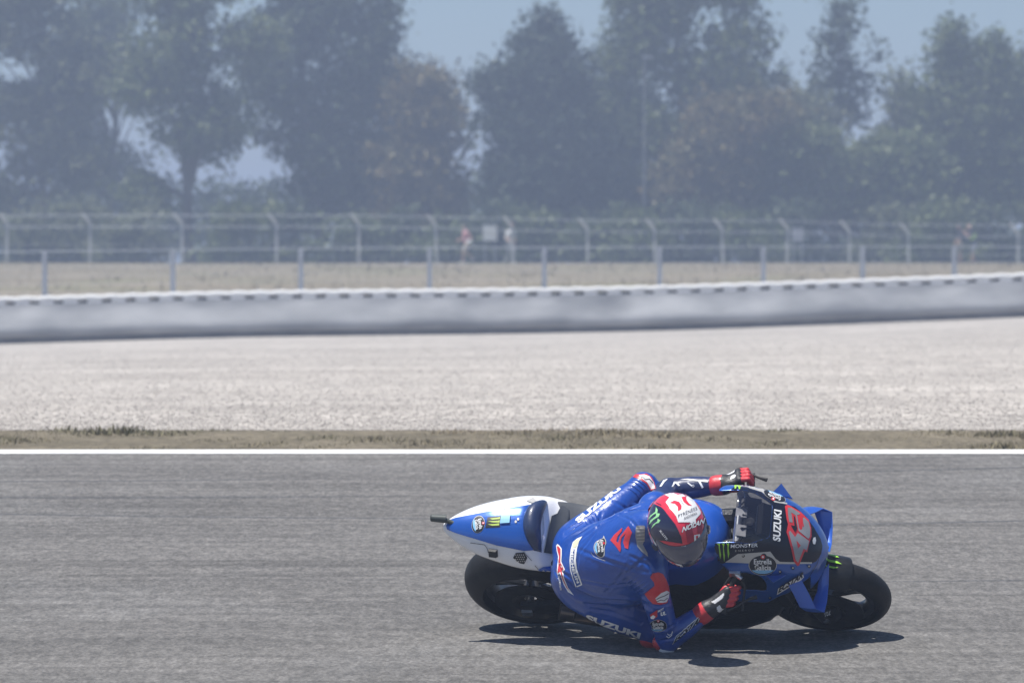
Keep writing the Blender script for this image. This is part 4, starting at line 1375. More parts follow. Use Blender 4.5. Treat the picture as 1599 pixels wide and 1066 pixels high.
# left shoulder, seen beyond the screen
fC, sC = (1020, 725), 210 / 1599
estrella(fairing, tuple(crop(fC, sC, [(1440, 375)])[0]), 18, 6.6, 0.42, (-15, -6), (-2.5, 5.5))
lay('lettering', put(text2d('MONSTER', .02), tuple(crop(fC, sC, [(1330, 425)])[0]), (-38, -14.5), (-1.5, 4)), fairing, M_INKW, .004, 3)
claw(fairing, [crop(fC, sC, p) for p in ([(1005, 250), (1040, 265), (1030, 310), (1020, 300)], [(965, 240), (1000, 240), (985, 290), (970, 295)])])
lay('lens_cover', fill2d([crop(fA, sA, [(595, 660), (615, 655), (622, 690), (612, 730), (590, 725), (585, 690)])]), fairing, M_INKW, .004, 3)
lay('seam', fill2d([stroke([(1196, 905), (1206, 893), (1212, 879)], .7)]), fairing, M_BLACK, .003, 3)
lay('seam', fill2d([stroke([(1283, 855), (1275, 880), (1262, 901)], .7)]), fairing, M_BLACK, .003, 3)
for q in ((462, 205), (897, 393), (610, 345), (1050, 350), (780, 700), (1240, 330)):
    c = crop(fB, sB, [q])[0]
    lay('fastener', fill2d([ellipse(c, 2.3, 2.3)]), fairing, M_DARKMETAL, .004)
    lay('fastener', fill2d([ellipse((c[0] - .5, c[1] - .7), 1.2, 1.2)]), fairing, M_METAL, .0048)
lay('lettering', put(text2d('ins', .03, .3), (1135, 844.5), (18, -1.0), (.8, -5.0)), screen, M_INKW, .002, 3)
# front mudguard claw
claw(mudguard, [crop((1180, 850), 240 / 1599, p) for p in ([(715, 100), (790, 108), (830, 115), (868, 138), (830, 136), (790, 122)], [(705, 148), (770, 160), (850, 178), (895, 205), (850, 198), (765, 182)], [(695, 212), (765, 222), (860, 240), (810, 250), (765, 240)])])
# tail: blue top panel, badge, claw patch, vents
tB, ts = (670, 760), 220 / 1599
lay('blue_panel', fill2d([crop(tB, ts, [(195, 440), (230, 375), (300, 350), (640, 285), (1180, 195), (1205, 240), (1225, 330), (1230, 480), (1220, 640), (1190, 715), (1080, 725), (760, 660), (300, 520), (205, 480)])]), tail, M_BLUE, .0016, 4)
estrella(tail, tuple(crop(tB, ts, [(560, 425)])[0]), 13.0, 9.5, -1.32, (1.5, 11.8), (9.2, -2.2))
lay('claw_patch', fill2d([crop(tB, ts, [(665, 345), (815, 328), (808, 455), (640, 465)])]), tail, M_INKB, .0024, 4)
claw(tail, [crop(tB, ts, p) for p in ([(690, 360), (780, 350), (808, 340), (806, 365), (720, 372)], [(670, 390), (780, 385), (806, 378), (802, 405), (720, 402)], [(668, 425), (760, 418), (800, 412), (795, 436), (720, 440)])], mat('lime_print', (.42, .55, .10), .5), .0032)
lay('sensor_patch', fill2d([crop(tB, ts, [(822, 312), (925, 312), (915, 410), (808, 415)])]), tail, M_CYAN, .006, 4)
for q in ((1012, 368), (985, 395)): lay('fastener', fill2d([ellipse(crop(tB, ts, [q])[0], 1.7, 2.2)]), tail, M_STRIPE, .0035)
lay('seat_edge', fill2d([crop(tB, ts, [(1500, 212), (1640, 250), (1640, 700), (1400, 760), (1300, 742), (1385, 330), (1450, 302)])]), tail, M_SEAT, .0035, 4)
lay('panel_edge', fill2d([stroke(crop(tB, ts, [(1160, 190), (1235, 240), (1290, 330), (1300, 480), (1275, 640), (1220, 715)]), 1.0)]), tail, M_STRIPE, .003)
lay('vent_recess', fill2d([crop(tB, ts, [(955, 800), (985, 745), (1075, 738), (1115, 800), (1080, 870), (1030, 860)])]), tail, M_BLACK, .003, 4)
for k in range(5):
    for j in range(4):
        q = (985 + 22 * k + 9 * (j % 2), 765 + 24 * j)
        if 960 + (q[1] - 760) * .3 < q[0] < 1100 - abs(q[1] - 800) * .4: lay('vent_mesh', fill2d([ellipse(crop(tB, ts, [q])[0], .9, 1.0, 0, 8)]), tail, M_STRIPE, .0045)
lay('vent_recess', fill2d([crop(tB, ts, [(1100, 158), (1180, 122), (1245, 190), (1262, 232), (1232, 228), (1195, 192)])]), tail, M_STRIPE, .003, 4)
lay('seam', fill2d([stroke(crop(tB, ts, [(1075, 735), (1165, 832)]), .7)]), tail, M_BLACK, .003)
lay('seam', fill2d([stroke(crop(tB, ts, [(1200, 885), (1240, 930)]), .7)]), tail, M_BLACK, .003)
lay('seam', fill2d([stroke(crop(tB, ts, [(470, 630), (630, 652), (660, 690), (675, 740)]), .8)]), tail, M_BLACK, .003)
lay('blue_side_corner', fill2d([crop(tB, ts, [(1235, 935), (1290, 905), (1380, 895), (1385, 1010), (1250, 1015), (1220, 980)])]), tail, M_BLUE, .003)
# transponder puck
pk = crop(tB, ts, [(730, 745)])[0]
tree_, mw_ = bvh_of(tail)
h_, n_, _, _ = tree_.ray_cast(Vector(CAM), Vector(ray(*pk)).normalized())
if h_ is not None:
    hl = np.array(mw_.inverted() @ h_); nl = np.array(mw_.inverted().to_3x3() @ n_); nl /= np.linalg.norm(nl)
    if nl @ (mw_.inverted().to_3x3() @ (Vector(CAM) - h_)) < 0: nl = -nl
    ez = nl; ex_ = np.array([1., 0, 0]) - nl * nl[0]; ex_ /= np.linalg.norm(ex_); ey_ = np.cross(ez, ex_)
    m = MB(); m.box(hl + nl * .008, (.042, .038, .018), np.stack([ex_, ey_, ez], 1), taper=.8); m.obj('transponder', M_BLACK, tail, False)
m = MB()
duct = [o for o in bike.children if o.name.startswith('disc_duct')][0]
lay('lettering', put(text2d('MOTUL', .03, .25), (1279, 966), (18, -7), (1, -7)), duct, M_INKW, .002, 3)
# ================================================================== RIDER
M_SUIT = mat('blue_leather', (0.009, 0.060, 0.315), 0.32, 0.0, coat=0.45, var=0.14, vscale=7, bump=0.45, bscale=22)
M_SUIT_NAVY = mat('navy_leather', (0.012, 0.022, 0.085), 0.42, 0.0, coat=0.2, var=0.15, vscale=9, bump=0.2, bscale=40)
M_SUIT_RED = mat('red_leather', (0.55, 0.035, 0.045), 0.42, coat=0.15, var=0.08, vscale=12, bump=0.15, bscale=60)
M_SUIT_WHITE = mat('white_leather', (0.74, 0.74, 0.76), 0.42, coat=0.15, bump=0.12, bscale=60)
M_SUIT_BLACK = mat('black_leather', (0.014, 0.014, 0.018), 0.5, bump=0.3, bscale=60)
rider = thing('person', 'rider in blue racing leathers and red helmet hanging off the motorcycle, knee and elbow down', 'person', matrix=BIKE_M)


def A_(ex, ey, ez): return np.stack([np.asarray(ex, float), np.asarray(ey, float), np.asarray(ez, float)], 1)


def frame_from(fwd, side):
    f = np.asarray(fwd, float); f = f / np.linalg.norm(f)
    s = np.asarray(side, float); s = s - f * (f @ s); s /= np.linalg.norm(s)
    return f, s, np.cross(f, s)


J = dict(pel=(-.375, -.165, .90), neck=(.015, -.158, 1.17), rsh=(-.005, -.305, 1.115), lsh=(-.018, .03, 1.06),
         rel=(.045, -.468, .765), rwr=(.235, -.345, .845), lel=(-.005, .255, .815), lwr=(.262, .262, .862),
         rhip=(-.335, -.262, .855), rkn=(-.040, -.372, .68), ran=(-.33, -.19, .43), lhip=(-.375, -.07, .90), lkn=(-.115, .238, .865), lan=(-.33, .205, .46))
J = {k: np.array(v) for k, v in J.items()}
side = J['lsh'] - J['rsh']
f1, s1, u1 = frame_from(J['neck'] - J['pel'], side)
prims = []
# trunk: overlapping ellipsoids along an arched back
for c, a, b, d in (((-.375, -.170, .885), .09, .160, .11), ((-.335, -.175, .96), .11, .152, .112), ((-.245, -.18, 1.035), .13, .150, .12), ((-.14, -.175, 1.095), .13, .160, .125), ((-.055, -.163, 1.13), .12, .185, .12), ((-.005, -.148, 1.13), .09, .16, .10)):
    prims.append(dict(c=np.array(c), A=A_(f1 * a, s1 * b, u1 * d), m=0, k=.05))
prims.append(dict(c=np.array((-.06, -.148, 1.232)), A=A_(f1 * .135, s1 * .075, u1 * .055), m=0, k=.03))          # aero hump
prims.append(dict(pts=[(J['neck'], .07), (J['neck'] + (.06, -.015, .06), .058)], m=1, k=.03))
for a, c in (((-.375, -.240, .87), .112), ((-.385, -.095, .885), .108)):
    prims.append(dict(c=np.array(a), A=A_((c, 0, 0), (0, c * .85, 0), (0, 0, c)), m=0, k=.05))                     # seat muscles
prims.append(dict(c=np.array((-.14, -.29, .955)), A=A_((.15, 0, 0), (0, .085, 0), (0, 0, .12)), m=0, k=.10))
# legs
prims.append(dict(pts=[(J['rhip'], .118), (J['rhip'] * .5 + J['rkn'] * .5, .108), (J['rkn'], .076)], m=0, k=.03))
prims.append(dict(pts=[(J['rkn'], .07), (J['rkn'] * .6 + J['ran'] * .4, .066), (J['ran'], .047)], m=0, k=.02))
prims.append(dict(pts=[(J['lhip'], .11), (J['lhip'] * .5 + J['lkn'] * .5, .088), (J['lkn'], .066)], m=0, k=.022))
prims.append(dict(pts=[(J['lkn'], .066), (J['lkn'] * .6 + J['lan'] * .4, .062), (J['lan'], .045)], m=0, k=.02))
# arms
prims.append(dict(c=J['rsh'] + (0.0, -.005, -.01), A=A_((.078, 0, 0), (0, .078, 0), (0, 0, .085)), m=0, k=.035))
prims.append(dict(c=J['lsh'], A=A_((.075, 0, 0), (0, .075, 0), (0, 0, .08)), m=0, k=.035))
prims.append(dict(pts=[(J['rsh'], .072), (J['rsh'] * .5 + J['rel'] * .5, .062), (J['rel'], .052)], m=0, k=.025))
prims.append(dict(pts=[(J['rel'], .053), (J['rel'] * .65 + J['rwr'] * .35, .054), (J['rwr'], .036)], m=0, k=.02))
prims.append(dict(pts=[(J['lsh'], .07), (J['lsh'] * .5 + J['lel'] * .5, .06), (J['lel'], .05)], m=1, k=.025))
prims.append(dict(pts=[(J['lel'], .05), (J['lel'] * .65 + J['lwr'] * .35, .051), (J['lwr'], .035)], m=1, k=.02))
# stretch panels: concertina folds behind the right shoulder and over the left hip
body_me = sdf_mesh('body', prims, .0058, [M_SUIT, M_SUIT_NAVY], .02)
body = link('body', body_me, rider)
# leather creases and panel seams: grooves (+ a raised lip) pressed into the body along lines on its surface
tree_, mw_ = bvh_of(body)
inv_ = mw_.inverted()
CREASES = [(.015, .014, [(880, 906), (905, 926), (945, 936), (990, 940), (1012, 945)]), (.005, .007, [(906, 842), (948, 812), (1000, 790)]), (.004, .007, [(900, 856), (940, 872), (982, 886), (1012, 893)]),
           (.0035, .006, [(905, 905), (950, 914), (990, 910)]), (.005, .006, [(868, 872), (878, 892), (897, 905)]), (.004, .006, [(866, 890), (880, 912)]), (.0045, .006, [(1006, 938), (1028, 946), (1046, 942)]),
           (.0045, .006, [(1018, 985), (1040, 982), (1056, 972)]), (.0045, .006, [(1030, 1000), (1050, 996), (1066, 984)]), (.004, .007, [(925, 950), (960, 956), (1000, 972)]), (.004, .007, [(915, 940), (950, 945), (985, 960)]),
           (.0035, .005, [(960, 800), (985, 812), (1000, 830)]), (.004, .006, [(985, 868), (1012, 880), (1026, 905)]), (.003, .006, [(940, 800), (930, 830), (905, 862), (900, 890)]), (.0035, .006, [(958, 782), (975, 792), (986, 806)]),
           (.0035, .005, [(1075, 985), (1092, 972), (1100, 955)]), (.004, .006, [(960, 905), (985, 890), (1008, 868)]), (.0035, .006, [(945, 925), (965, 905), (980, 880)])]
bv = np.array([v.co[:] for v in body_me.vertices]); bn = np.array([v.normal[:] for v in body_me.vertices]); dsp = np.zeros(len(bv))
cl = BIKE_R @ (CAM - O_)
sgn_ = np.sign(np.median(((bv - bv.mean(0)) * bn).sum(1)))
for a_, w_, ln in CREASES:
    P = np.asarray(ln, float); seg = np.linalg.norm(np.diff(P, axis=0), axis=1); ss = np.concatenate([[0], np.cumsum(seg)]) / seg.sum()
    pts = []
    for q in np.linspace(0, 1, 40):
        d = Vector(ray(np.interp(q, ss, P[:, 0]), np.interp(q, ss, P[:, 1]))).normalized()
        h, _, _, _ = tree_.ray_cast(Vector(CAM), d)
        if h is not None: pts.append((np.array(inv_ @ h), math.sin(math.pi * min(1, max(0, .06 + .88 * q))) ** .5))
    if len(pts) < 5: continue
    pp = np.array([p for p, _ in pts]); fade = np.array([f for _, f in pts])
    near = np.where(np.linalg.norm(bv - pp.mean(0), axis=1) < np.linalg.norm(pp - pp.mean(0), axis=1).max() + .06)[0]
    dd = np.linalg.norm(bv[near][:, None] - pp[None], axis=2); j = dd.argmin(1); dm = dd.min(1)
    dsp[near] += fade[j] * a_ * (-np.exp(-(dm / w_) ** 2) + .55 * np.exp(-((dm - 2.2 * w_) / (1.1 * w_)) ** 2))
bv = bv + bn * (dsp * sgn_)[:, None]
body_me.vertices.foreach_set('co', bv.astype(np.float32).ravel()); body_me.update()
BVH.pop(body.name)

# boots
for nm, an, toe in (('r', J['ran'], np.array((-.17, -.20, .41))), ('l', J['lan'], np.array((-.16, .215, .405)))):
    kn = J[nm + 'kn']; d = (toe - an) / np.linalg.norm(toe - an); sh = (kn - an) / np.linalg.norm(kn - an)
    pr = [dict(pts=[(an + sh * .17, .060), (an + sh * .08, .053), (an, .046)], m=0), dict(pts=[(an - d * .05 - sh * .035, .034), (an + d * .05 - sh * .03, .038), (toe - sh * .015, .036), (toe + d * .045 - sh * .02, .026)], m=0),
          dict(pts=[(an - d * .05 - sh * .06, .022), (toe + d * .04 - sh * .045, .020)], m=1)]
    link('boot', sdf_mesh('boot', pr, .007, [M_SUIT_BLACK, M_BLACK], .012), rider)


# gloves: palm, four fingers wrapped over the grip, thumb below, cuff
def glove(sgn, wr, grip, bar_dir):
    """sgn -1 right hand, +1 left; grip = point on the bar axis; bar_dir = along the bar, outwards"""
    b = bar_dir / np.linalg.norm(bar_dir)
    f = grip - wr; f = f - b * (f @ b) * .6; f /= np.linalg.norm(f)       # wrist -> bar
    n = np.cross(f, b) * (1 if sgn < 0 else -1); n = n / np.linalg.norm(n)
    if n[2] < 0: n = -n
    pr = []
    fd = wr - (J['rel'] if sgn < 0 else J['lel']); fd /= np.linalg.norm(fd)
    pr.append(dict(pts=[(wr - fd * .050, .0465), (wr - fd * .030, .0445)], m=0, k=.012)); pr.append(dict(pts=[(wr - fd * .030, .0440), (wr - fd * .01, .0415)], m=2, k=.01)); pr.append(dict(pts=[(wr - fd * .012, .0425), (wr + f * .012, .039)], m=2, k=.01))
    for o, rr in ((-.032, .019), (-.011, .021), (.011, .021), (.032, .019)):
        pr.append(dict(pts=[(wr + b * o * .7 + n * .004, rr + .004), (grip + b * o - f * .022 + n * .024, rr)], m=1 if o in (-.011, .032) else 2, k=.012))
    pr.append(dict(pts=[(grip + b * -.034 - f * .02 + n * .03, .013), (grip + b * .034 - f * .02 + n * .03, .013)], m=2, k=.008, pri=.004))   # knuckle guard
    for i, (o, L) in enumerate(((-.036, .96), (-.012, 1.08), (.012, 1.04), (.035, .86))):
        R_ = .030 * L
        p0 = grip + b * o - f * .012 + n * .031
        p1 = grip + b * o * 1.05 + f * .022 * L + n * .026
        p2 = grip + b * o * 1.05 + f * .034 * L - n * .004
        p3 = grip + b * o * 1.02 + f * .014 - n * .030
        pr.append(dict(pts=[(p0, .0125), (p1, .0118), (p2, .0108), (p3, .0095)], m=0, k=.004))
        pr.append(dict(c=p1 + n * .003, A=A_(f * .012, b * .009, n * .008), m=0, k=.004))
    ti = grip - b * .042
    pr.append(dict(pts=[(wr + f * .02 - b * .028 - n * .008, .018), (ti - f * .028 - n * .014, .0145), (ti - f * .002 - n * .030 - b * .004, .0125), (ti + f * .016 - n * .028 + b * .004, .0105)], m=0, k=.007))
    me = sdf_mesh('glove', pr, .0035, [M_SUIT_RED, M_SUIT_WHITE, M_SUIT_BLACK, M_SUIT_RED], .008)
    return link('glove', me, rider)


gr = np.array((.318, -.292, .856)); gl = np.array((.338, .287, .860))
glove_r = glove(-1, J['rwr'], gr, np.array((-.05, -.155, -.08)))
glove_l = glove(1, J['lwr'], gl, np.array((-.03, .155, -.08)))
# elbow and knee sliders
m = MB(); m.ball(J['rel'] + (-.005, -.028, -.012), (.042, .036, .034), 10); m.obj('elbow_slider', M_SUIT_WHITE, rider)
m = MB(); m.ball(J['rkn'] + (-.01, -.058, -.02), (.05, .028, .045), 10); m.obj('knee_slider', M_SUIT_RED, rider)
m = MB(); m.ball(J['rel'] + (-.02, -.012, -.005), (.05, .04, .042), 10); m.obj('elbow_guard', M_SUIT_RED, rider)

# helmet in its own axes: X where the face points, Y left, Z crown
HC = wloc(at(1058, 823, 18.92)); 
HF = BIKE_R @ (np.array([.26, -.70, -.62]) / np.linalg.norm([.26, -.70, -.62]))
g_ = BIKE_R @ np.array([-.30, -.2, 1.0]); HZ = g_ - HF * (HF @ g_); HZ /= np.linalg.norm(HZ); HY = np.cross(HZ, HF)
HM = Matrix(((HF[0], HY[0], HZ[0], HC[0]), (HF[1], HY[1], HZ[1], HC[1]), (HF[2], HY[2], HZ[2], HC[2]), (0, 0, 0, 1)))
M_HRED = mat('helmet_red', (0.70, 0.03, 0.06), 0.16, coat=0.8)
M_HNAVY = mat('helmet_navy', (0.012, 0.014, 0.045), 0.2, coat=0.7)
M_HWHITE = mat('helmet_white', (0.80, 0.80, 0.80), 0.2, coat=0.7)
M_VISOR = mat('smoked_visor', (0.05, 0.055, 0.105), 0.07, coat=1.0, spec=0.7)
HS = 1.06


def hshell(az, el, off=0.0):
    """az from the face towards the left, el from the equator"""
    cx, cy, cz = math.cos(el) * math.cos(az), math.cos(el) * math.sin(az), math.sin(el)
    a = .150 if cx > 0 else .155
    x, y = cx * a, cy * .122
    z = cz * (.134 if cz > 0 else .165)
    if cz < 0:
        ch = max(0, cx) ** 1.5 * min(1, -cz / .5)
        x += .022 * ch; y *= 1 - .10 * min(1, -cz / .7)
        if cx < 0: x *= 1 + .1 * cz
    k = (x * x + y * y + z * z) ** .5
    q = 1 + off / k
    return (x * q * HS, y * q * HS, max(z * q, -.142) * HS)


def patch(az0, az1, el0, el1, na, ne, off):
    V = [hshell(az, el, off(az, el) if callable(off) else off) for az in np.linspace(az0, az1, na) for el in np.linspace(el0, el1, ne)]
    Fc = [(i * ne + j, (i + 1) * ne + j, (i + 1) * ne + j + 1, i * ne + j + 1) for i in range(na - 1) for j in range(ne - 1)]
    return V, Fc


V, Fc = patch(-math.pi, math.pi, -1.35, math.pi / 2, 121, 81, lambda az, el: -.004 if abs(az) < 1.12 and -.40 < el < .30 else 0.0)
fm = []
VV = np.array(V)
for f in Fc:
    c = VV[list(f)].mean(0)
    az = math.atan2(c[1], c[0])
    fm.append(0 if c[2] > .01 + .05 * abs(math.sin(az)) * (1 if math.cos(az) > -.3 else 0) else (0 if math.cos(az) < -.45 else 1))
me = np_mesh('helmet', V, Fc, [M_HRED, M_HNAVY], fm)
bm = bmesh.new(); bm.from_mesh(me); bmesh.ops.remove_doubles(bm, verts=bm.verts, dist=2e-4); bmesh.ops.recalc_face_normals(bm, faces=bm.faces); bm.to_mesh(me); bm.free()
for p_ in me.polygons: p_.use_smooth = True
helmet = link('helmet', me, rider, HM)
V, Fc = patch(-1.16, 1.16, -.44, .30, 61, 25, lambda az, el: .0035 * min(1, (1.16 - abs(az)) * 6, (el + .44) * 9, (.30 - el) * 9) - .0005)
m = MB(); m.add(V, Fc); visor = m.obj('visor', M_VISOR, helmet)
for s in (-1, 1):
    m = MB(); p0 = hshell(s * 1.22, -.07, .004); nn = np.array((p0[0], p0[1], 0)); nn /= np.linalg.norm(nn)
    m.tube([np.array(p0) - nn * .006, np.array(p0) + nn * .004], [.022, .018], 18); m.obj('visor_pivot', M_HNAVY, helmet)
m = MB()
V, Fc = patch(2.35, 2 * math.pi - 2.35, .10, .52, 31, 9, lambda az, el: .007 * math.exp(-((el - .30) / .16) ** 2) + .001); m.add(V, Fc); m.obj('rear_spoiler', M_HRED, helmet)

# ---- helmet graphics
hA, hs = (990, 740), 140 / 933
lay('white_panel', fill2d([crop(hA, hs, [(255, 165), (320, 162), (455, 215), (525, 205), (620, 270), (690, 385), (692, 412), (640, 470), (648, 520), (588, 510), (582, 500), (460, 500), (440, 440), (330, 292), (370, 240), (300, 205)])]), helmet, M_HWHITE, .0012, 3)
lay('side_panel', fill2d([crop(hA, hs, [(185, 312), (215, 310), (285, 342), (330, 420), (430, 535), (490, 645), (505, 722), (300, 690), (235, 700), (180, 620), (150, 540), (145, 470)])]), helmet, M_HNAVY, .0012, 3)
lay('side_panel', fill2d([crop(hA, hs, [(690, 350), (730, 365), (775, 470), (790, 640), (770, 690), (755, 690), (750, 560), (735, 440)])]), helmet, M_HNAVY, .0012, 3)
for p_ in ([(285, 345), (290, 360), (340, 440), (430, 555), (480, 640), (470, 600), (430, 520), (370, 445), (310, 365)], [(232, 292), (285, 318), (290, 328), (236, 302)]):
    lay('pinstripe', fill2d([crop(hA, hs, p_)]), helmet, M_HNAVY, .0018, 3)
lay('red_stripe', fill2d([crop(hA, hs, [(525, 505), (585, 505), (620, 640), (625, 700), (555, 715)])]), helmet, mat('dark_red_print', (.38, .02, .05), .25), .0014, 3)
lay('red_stripe', fill2d([crop(hA, hs, [(650, 470), (690, 460), (715, 600), (710, 680), (670, 690)])]), helmet, MATS['dark_red_print'], .0014, 3)
lay('crescent', fill2d([crop(hA, hs, [(370, 300), (420, 275), (470, 290), (495, 330), (490, 365), (458, 385), (455, 340), (425, 310)])]), helmet, M_HRED, .002, 2)
lay('crescent', fill2d([crop(hA, hs, [(492, 240), (540, 232), (545, 270), (570, 305), (602, 330), (560, 325), (515, 290)])]), helmet, M_HRED, .002, 2)
lay('divider', fill2d([stroke(crop(hA, hs, [(478, 265), (520, 325)]), .5)]), helmet, M_HNAVY, .002, 2)
lay('lettering', put(text2d('PYRÉNÉES', .0, 0, 1.1), crop(hA, hs, [(462, 455)])[0], (29, -12.5), (-1.0, -6.5)), helmet, M_HNAVY, .0022, 2)
lay('lettering', put(text2d('ANDORRA', .0, 0, 1.05), crop(hA, hs, [(520, 476)])[0], (20, -8.5), (-.6, -4.2)), helmet, M_HNAVY, .0022, 2)
lay('lettering_shadow', put(text2d('NOLAN', .055, .2), crop(hA, hs, [(492, 612)])[0], (36, -15), (.8, -9.5)), helmet, M_HNAVY, .0022, 2)
lay('lettering', put(text2d('NOLAN', .03, .2), crop(hA, hs, [(497, 606)])[0], (35, -14.5), (.8, -8.3)), helmet, M_HWHITE, .0030, 2)
lay('emblem', fill2d([crop(hA, hs, [(622, 632), (682, 622), (684, 680), (624, 696)]), crop(hA, hs, [(640, 640), (664, 636), (666, 672), (642, 680)])]), helmet, M_HWHITE, .0026, 2)
for p_ in ([(232, 342), (250, 372), (246, 400), (200, 425), (155, 470), (175, 430), (225, 392)], [(235, 405), (272, 410), (262, 440), (205, 475), (160, 525), (175, 480), (232, 435)], [(250, 460), (278, 480), (262, 505), (230, 515), (182, 565), (205, 520), (245, 492)]):
    lay('claw_mark', fill2d([crop(hA, hs, p_)]), helmet, mat('pale_green_print', (.28, .60, .28), .35), .0022, 2)
lay('lettering', put(text2d('X-LITE', .02), crop(hA, hs, [(262, 585)])[0], (11.5, 15), (2.6, -1.6)), helmet, M_HWHITE, .0022, 2)
lay('trim', fill2d([crop(hA, hs, [(148, 560), (165, 610), (230, 720), (330, 830), (470, 915), (540, 985), (518, 1000), (400, 960), (285, 885), (200, 760)])]), helmet, M_HWHITE, .0016, 3)
lay('trim_line', fill2d([stroke(crop(hA, hs, [(160, 605), (215, 730), (300, 845), (400, 915), (500, 975)]), .9)]), helmet, M_HRED, .0022, 3)
lay('trim_mark', fill2d([crop(hA, hs, [(370, 900), (410, 905), (420, 930), (390, 935)])]), helmet, M_HRED, .0024, 3)
lay('lettering', put(text2d('RACER', .0), crop(hA, hs, [(448, 748)])[0], (14, .6), (0, -2.2)), visor, M_INKW, .0012, 3)
lay('visor_edge_strip', fill2d([crop(hA, hs, [(690, 690), (765, 668), (770, 800), (730, 830), (720, 710)])]), visor, M_HNAVY, .0010, 3)
lay('lettering', put(text2d('BELL-RACE', .0), crop(hA, hs, [(565, 925)])[0], (24, -9), (.4, -3.0)), helmet, M_INKW, .0024, 3)

# ---- concertina folds of the stretch panels
pleats(body, [crop((860, 820), 160 / 1421, q) for q in ([(1020, 815), (1120, 755), (1225, 690)], [(1060, 860), (1180, 780), (1285, 715)], [(1105, 900), (1220, 830), (1335, 750)], [(1160, 935), (1270, 870), (1375, 795)], [(1205, 975), (1310, 915), (1390, 850)])], .0058, M_SUIT)
pleats(body, [crop((880, 730), 160 / 1421, q) for q in ([(850, 290), (930, 300), (1010, 360), (1060, 440)], [(870, 240), (970, 255), (1060, 320), (1110, 410)], [(890, 195), (1000, 210), (1095, 275), (1150, 370)], [(930, 165), (1030, 175), (1130, 235), (1185, 320)], [(300, 745), (330, 790), (385, 850)], [(345, 705), (375, 755), (435, 825)], [(390, 665), (415, 715), (470, 790)], [(430, 625), (455, 675), (500, 745)], [(900, 590), (1000, 570), (1100, 610)], [(890, 550), (1000, 530), (1110, 565)], [(940, 510), (1030, 495), (1120, 520)])], .0050, M_SUIT)
pleats(body, [[(884, 826), (905, 812)], [(886, 831), (912, 815)], [(889, 836), (918, 818)], [(893, 840), (924, 821)]], .0035, M_SUIT)
# ---- suit graphics
bA, bs = (860, 820), 160 / 1421
for p_ in ([(828, 205), (880, 130), (995, 30), (985, 80), (930, 150), (912, 215), (935, 240), (965, 150), (1080, 5), (1060, 90), (985, 165), (970, 240), (975, 330), (962, 370), (900, 280)], [(1078, 5), (1130, 95), (1105, 160), (1085, 240), (1075, 325), (1030, 310), (1005, 235), (1030, 140)]):
    lay('emblem', fill2d([crop(bA, bs, p_)]), body, M_SUIT_RED, .0015, 3)
lay('sponsor_rim', fill2d([crop(bA, bs, [(735, 140), (752, 175), (770, 215), (768, 260), (752, 290), (750, 390), (735, 430), (690, 445), (640, 410), (605, 350), (598, 290), (625, 230), (680, 195), (722, 175)])], True), body, M_STRIPE, .0012, 3)
lay('sponsor_badge', fill2d([crop(bA, bs, [(738, 180), (758, 218), (756, 260), (742, 290), (738, 385), (725, 420), (692, 432), (648, 402), (615, 345), (610, 295), (632, 240), (685, 205)])], True), body, M_INKB, .0018, 3)
lay('badge_foot', fill2d([crop(bA, bs, [(650, 395), (618, 345), (612, 295), (632, 245), (650, 235), (640, 300), (650, 360)])]), body, M_CYAN, .0024, 3)
lay('lettering', put(text2d('Estrella', .02), crop(bA, bs, [(690, 205)])[0], (2.2, 18.5), (4.6, -.4)), body, M_INKW, .0026, 2)
lay('lettering', put(text2d('Galicia', .02), crop(bA, bs, [(645, 215)])[0], (2.2, 17.5), (4.2, -.4)), body, M_INKW, .0026, 2)
lay('star', fill2d([ellipse(crop(bA, bs, [(742, 245)])[0], 1.6, 1.8)]), body, M_INKR, .0028, 2)
band = [(440, 150), (395, 220), (365, 330), (350, 480), (365, 600), (400, 700), (440, 820), (350, 860), (305, 740), (270, 620), (262, 480), (280, 330), (310, 230), (370, 180)]
lay('sponsor_band', fill2d([crop(bA, bs, band)]), body, M_INKW, .0012, 3)
c_ = np.mean(band, 0)
inner = [(420, 175), (380, 235), (350, 330), (336, 480), (352, 605), (388, 706), (422, 810), (358, 842), (318, 735), (284, 618), (276, 480), (295, 335), (300, 320)]
lay('sponsor_band_field', fill2d([crop(bA, bs, [(335, 330), (322, 480), (338, 605), (375, 706), (418, 808), (358, 840), (318, 735), (286, 618), (278, 480), (296, 335)])]), body, mat('band_blue', (.02, .07, .30), .4), .0018, 3)
lay('lettering', put_path(text2d('MICHELIN', .05, 0, 1.1), crop(bA, bs, [(288, 335), (280, 480), (296, 605), (330, 706), (366, 800)]), 4.3), body, M_INKW, .0026, 2)
lay('mascot_patch', fill2d([crop(bA, bs, [(355, 200), (400, 195), (378, 250), (345, 300), (310, 300), (315, 240)])], True), body, mat('cream_print', (.75, .72, .45), .5), .002, 3)
star_w = [(78, 280), (95, 255), (120, 275), (155, 320), (155, 400), (150, 500), (200, 610), (172, 640), (190, 730), (240, 860), (322, 968), (240, 920), (180, 820), (140, 690), (120, 660), (100, 690), (85, 650), (95, 540), (105, 430), (85, 350)]
lay('emblem_rim', fill2d([crop(bA, bs, star_w)]), body, M_INKW, .0012, 3)
lay('emblem', fill2d([crop(bA, bs, [(90, 290), (108, 285), (140, 325), (140, 400), (136, 505), (180, 602), (152, 632), (175, 730), (225, 850), (270, 915), (220, 860), (165, 740), (135, 640), (100, 660), (108, 545), (120, 430), (98, 350)])]), body, M_SUIT_RED, .0020, 3)
lay('lettering', put(text2d('alpinestars', .02), crop(bA, bs, [(92, 700)])[0], (3.6, 22), (4.6, -.8)), body, M_INKW, .0022, 2)
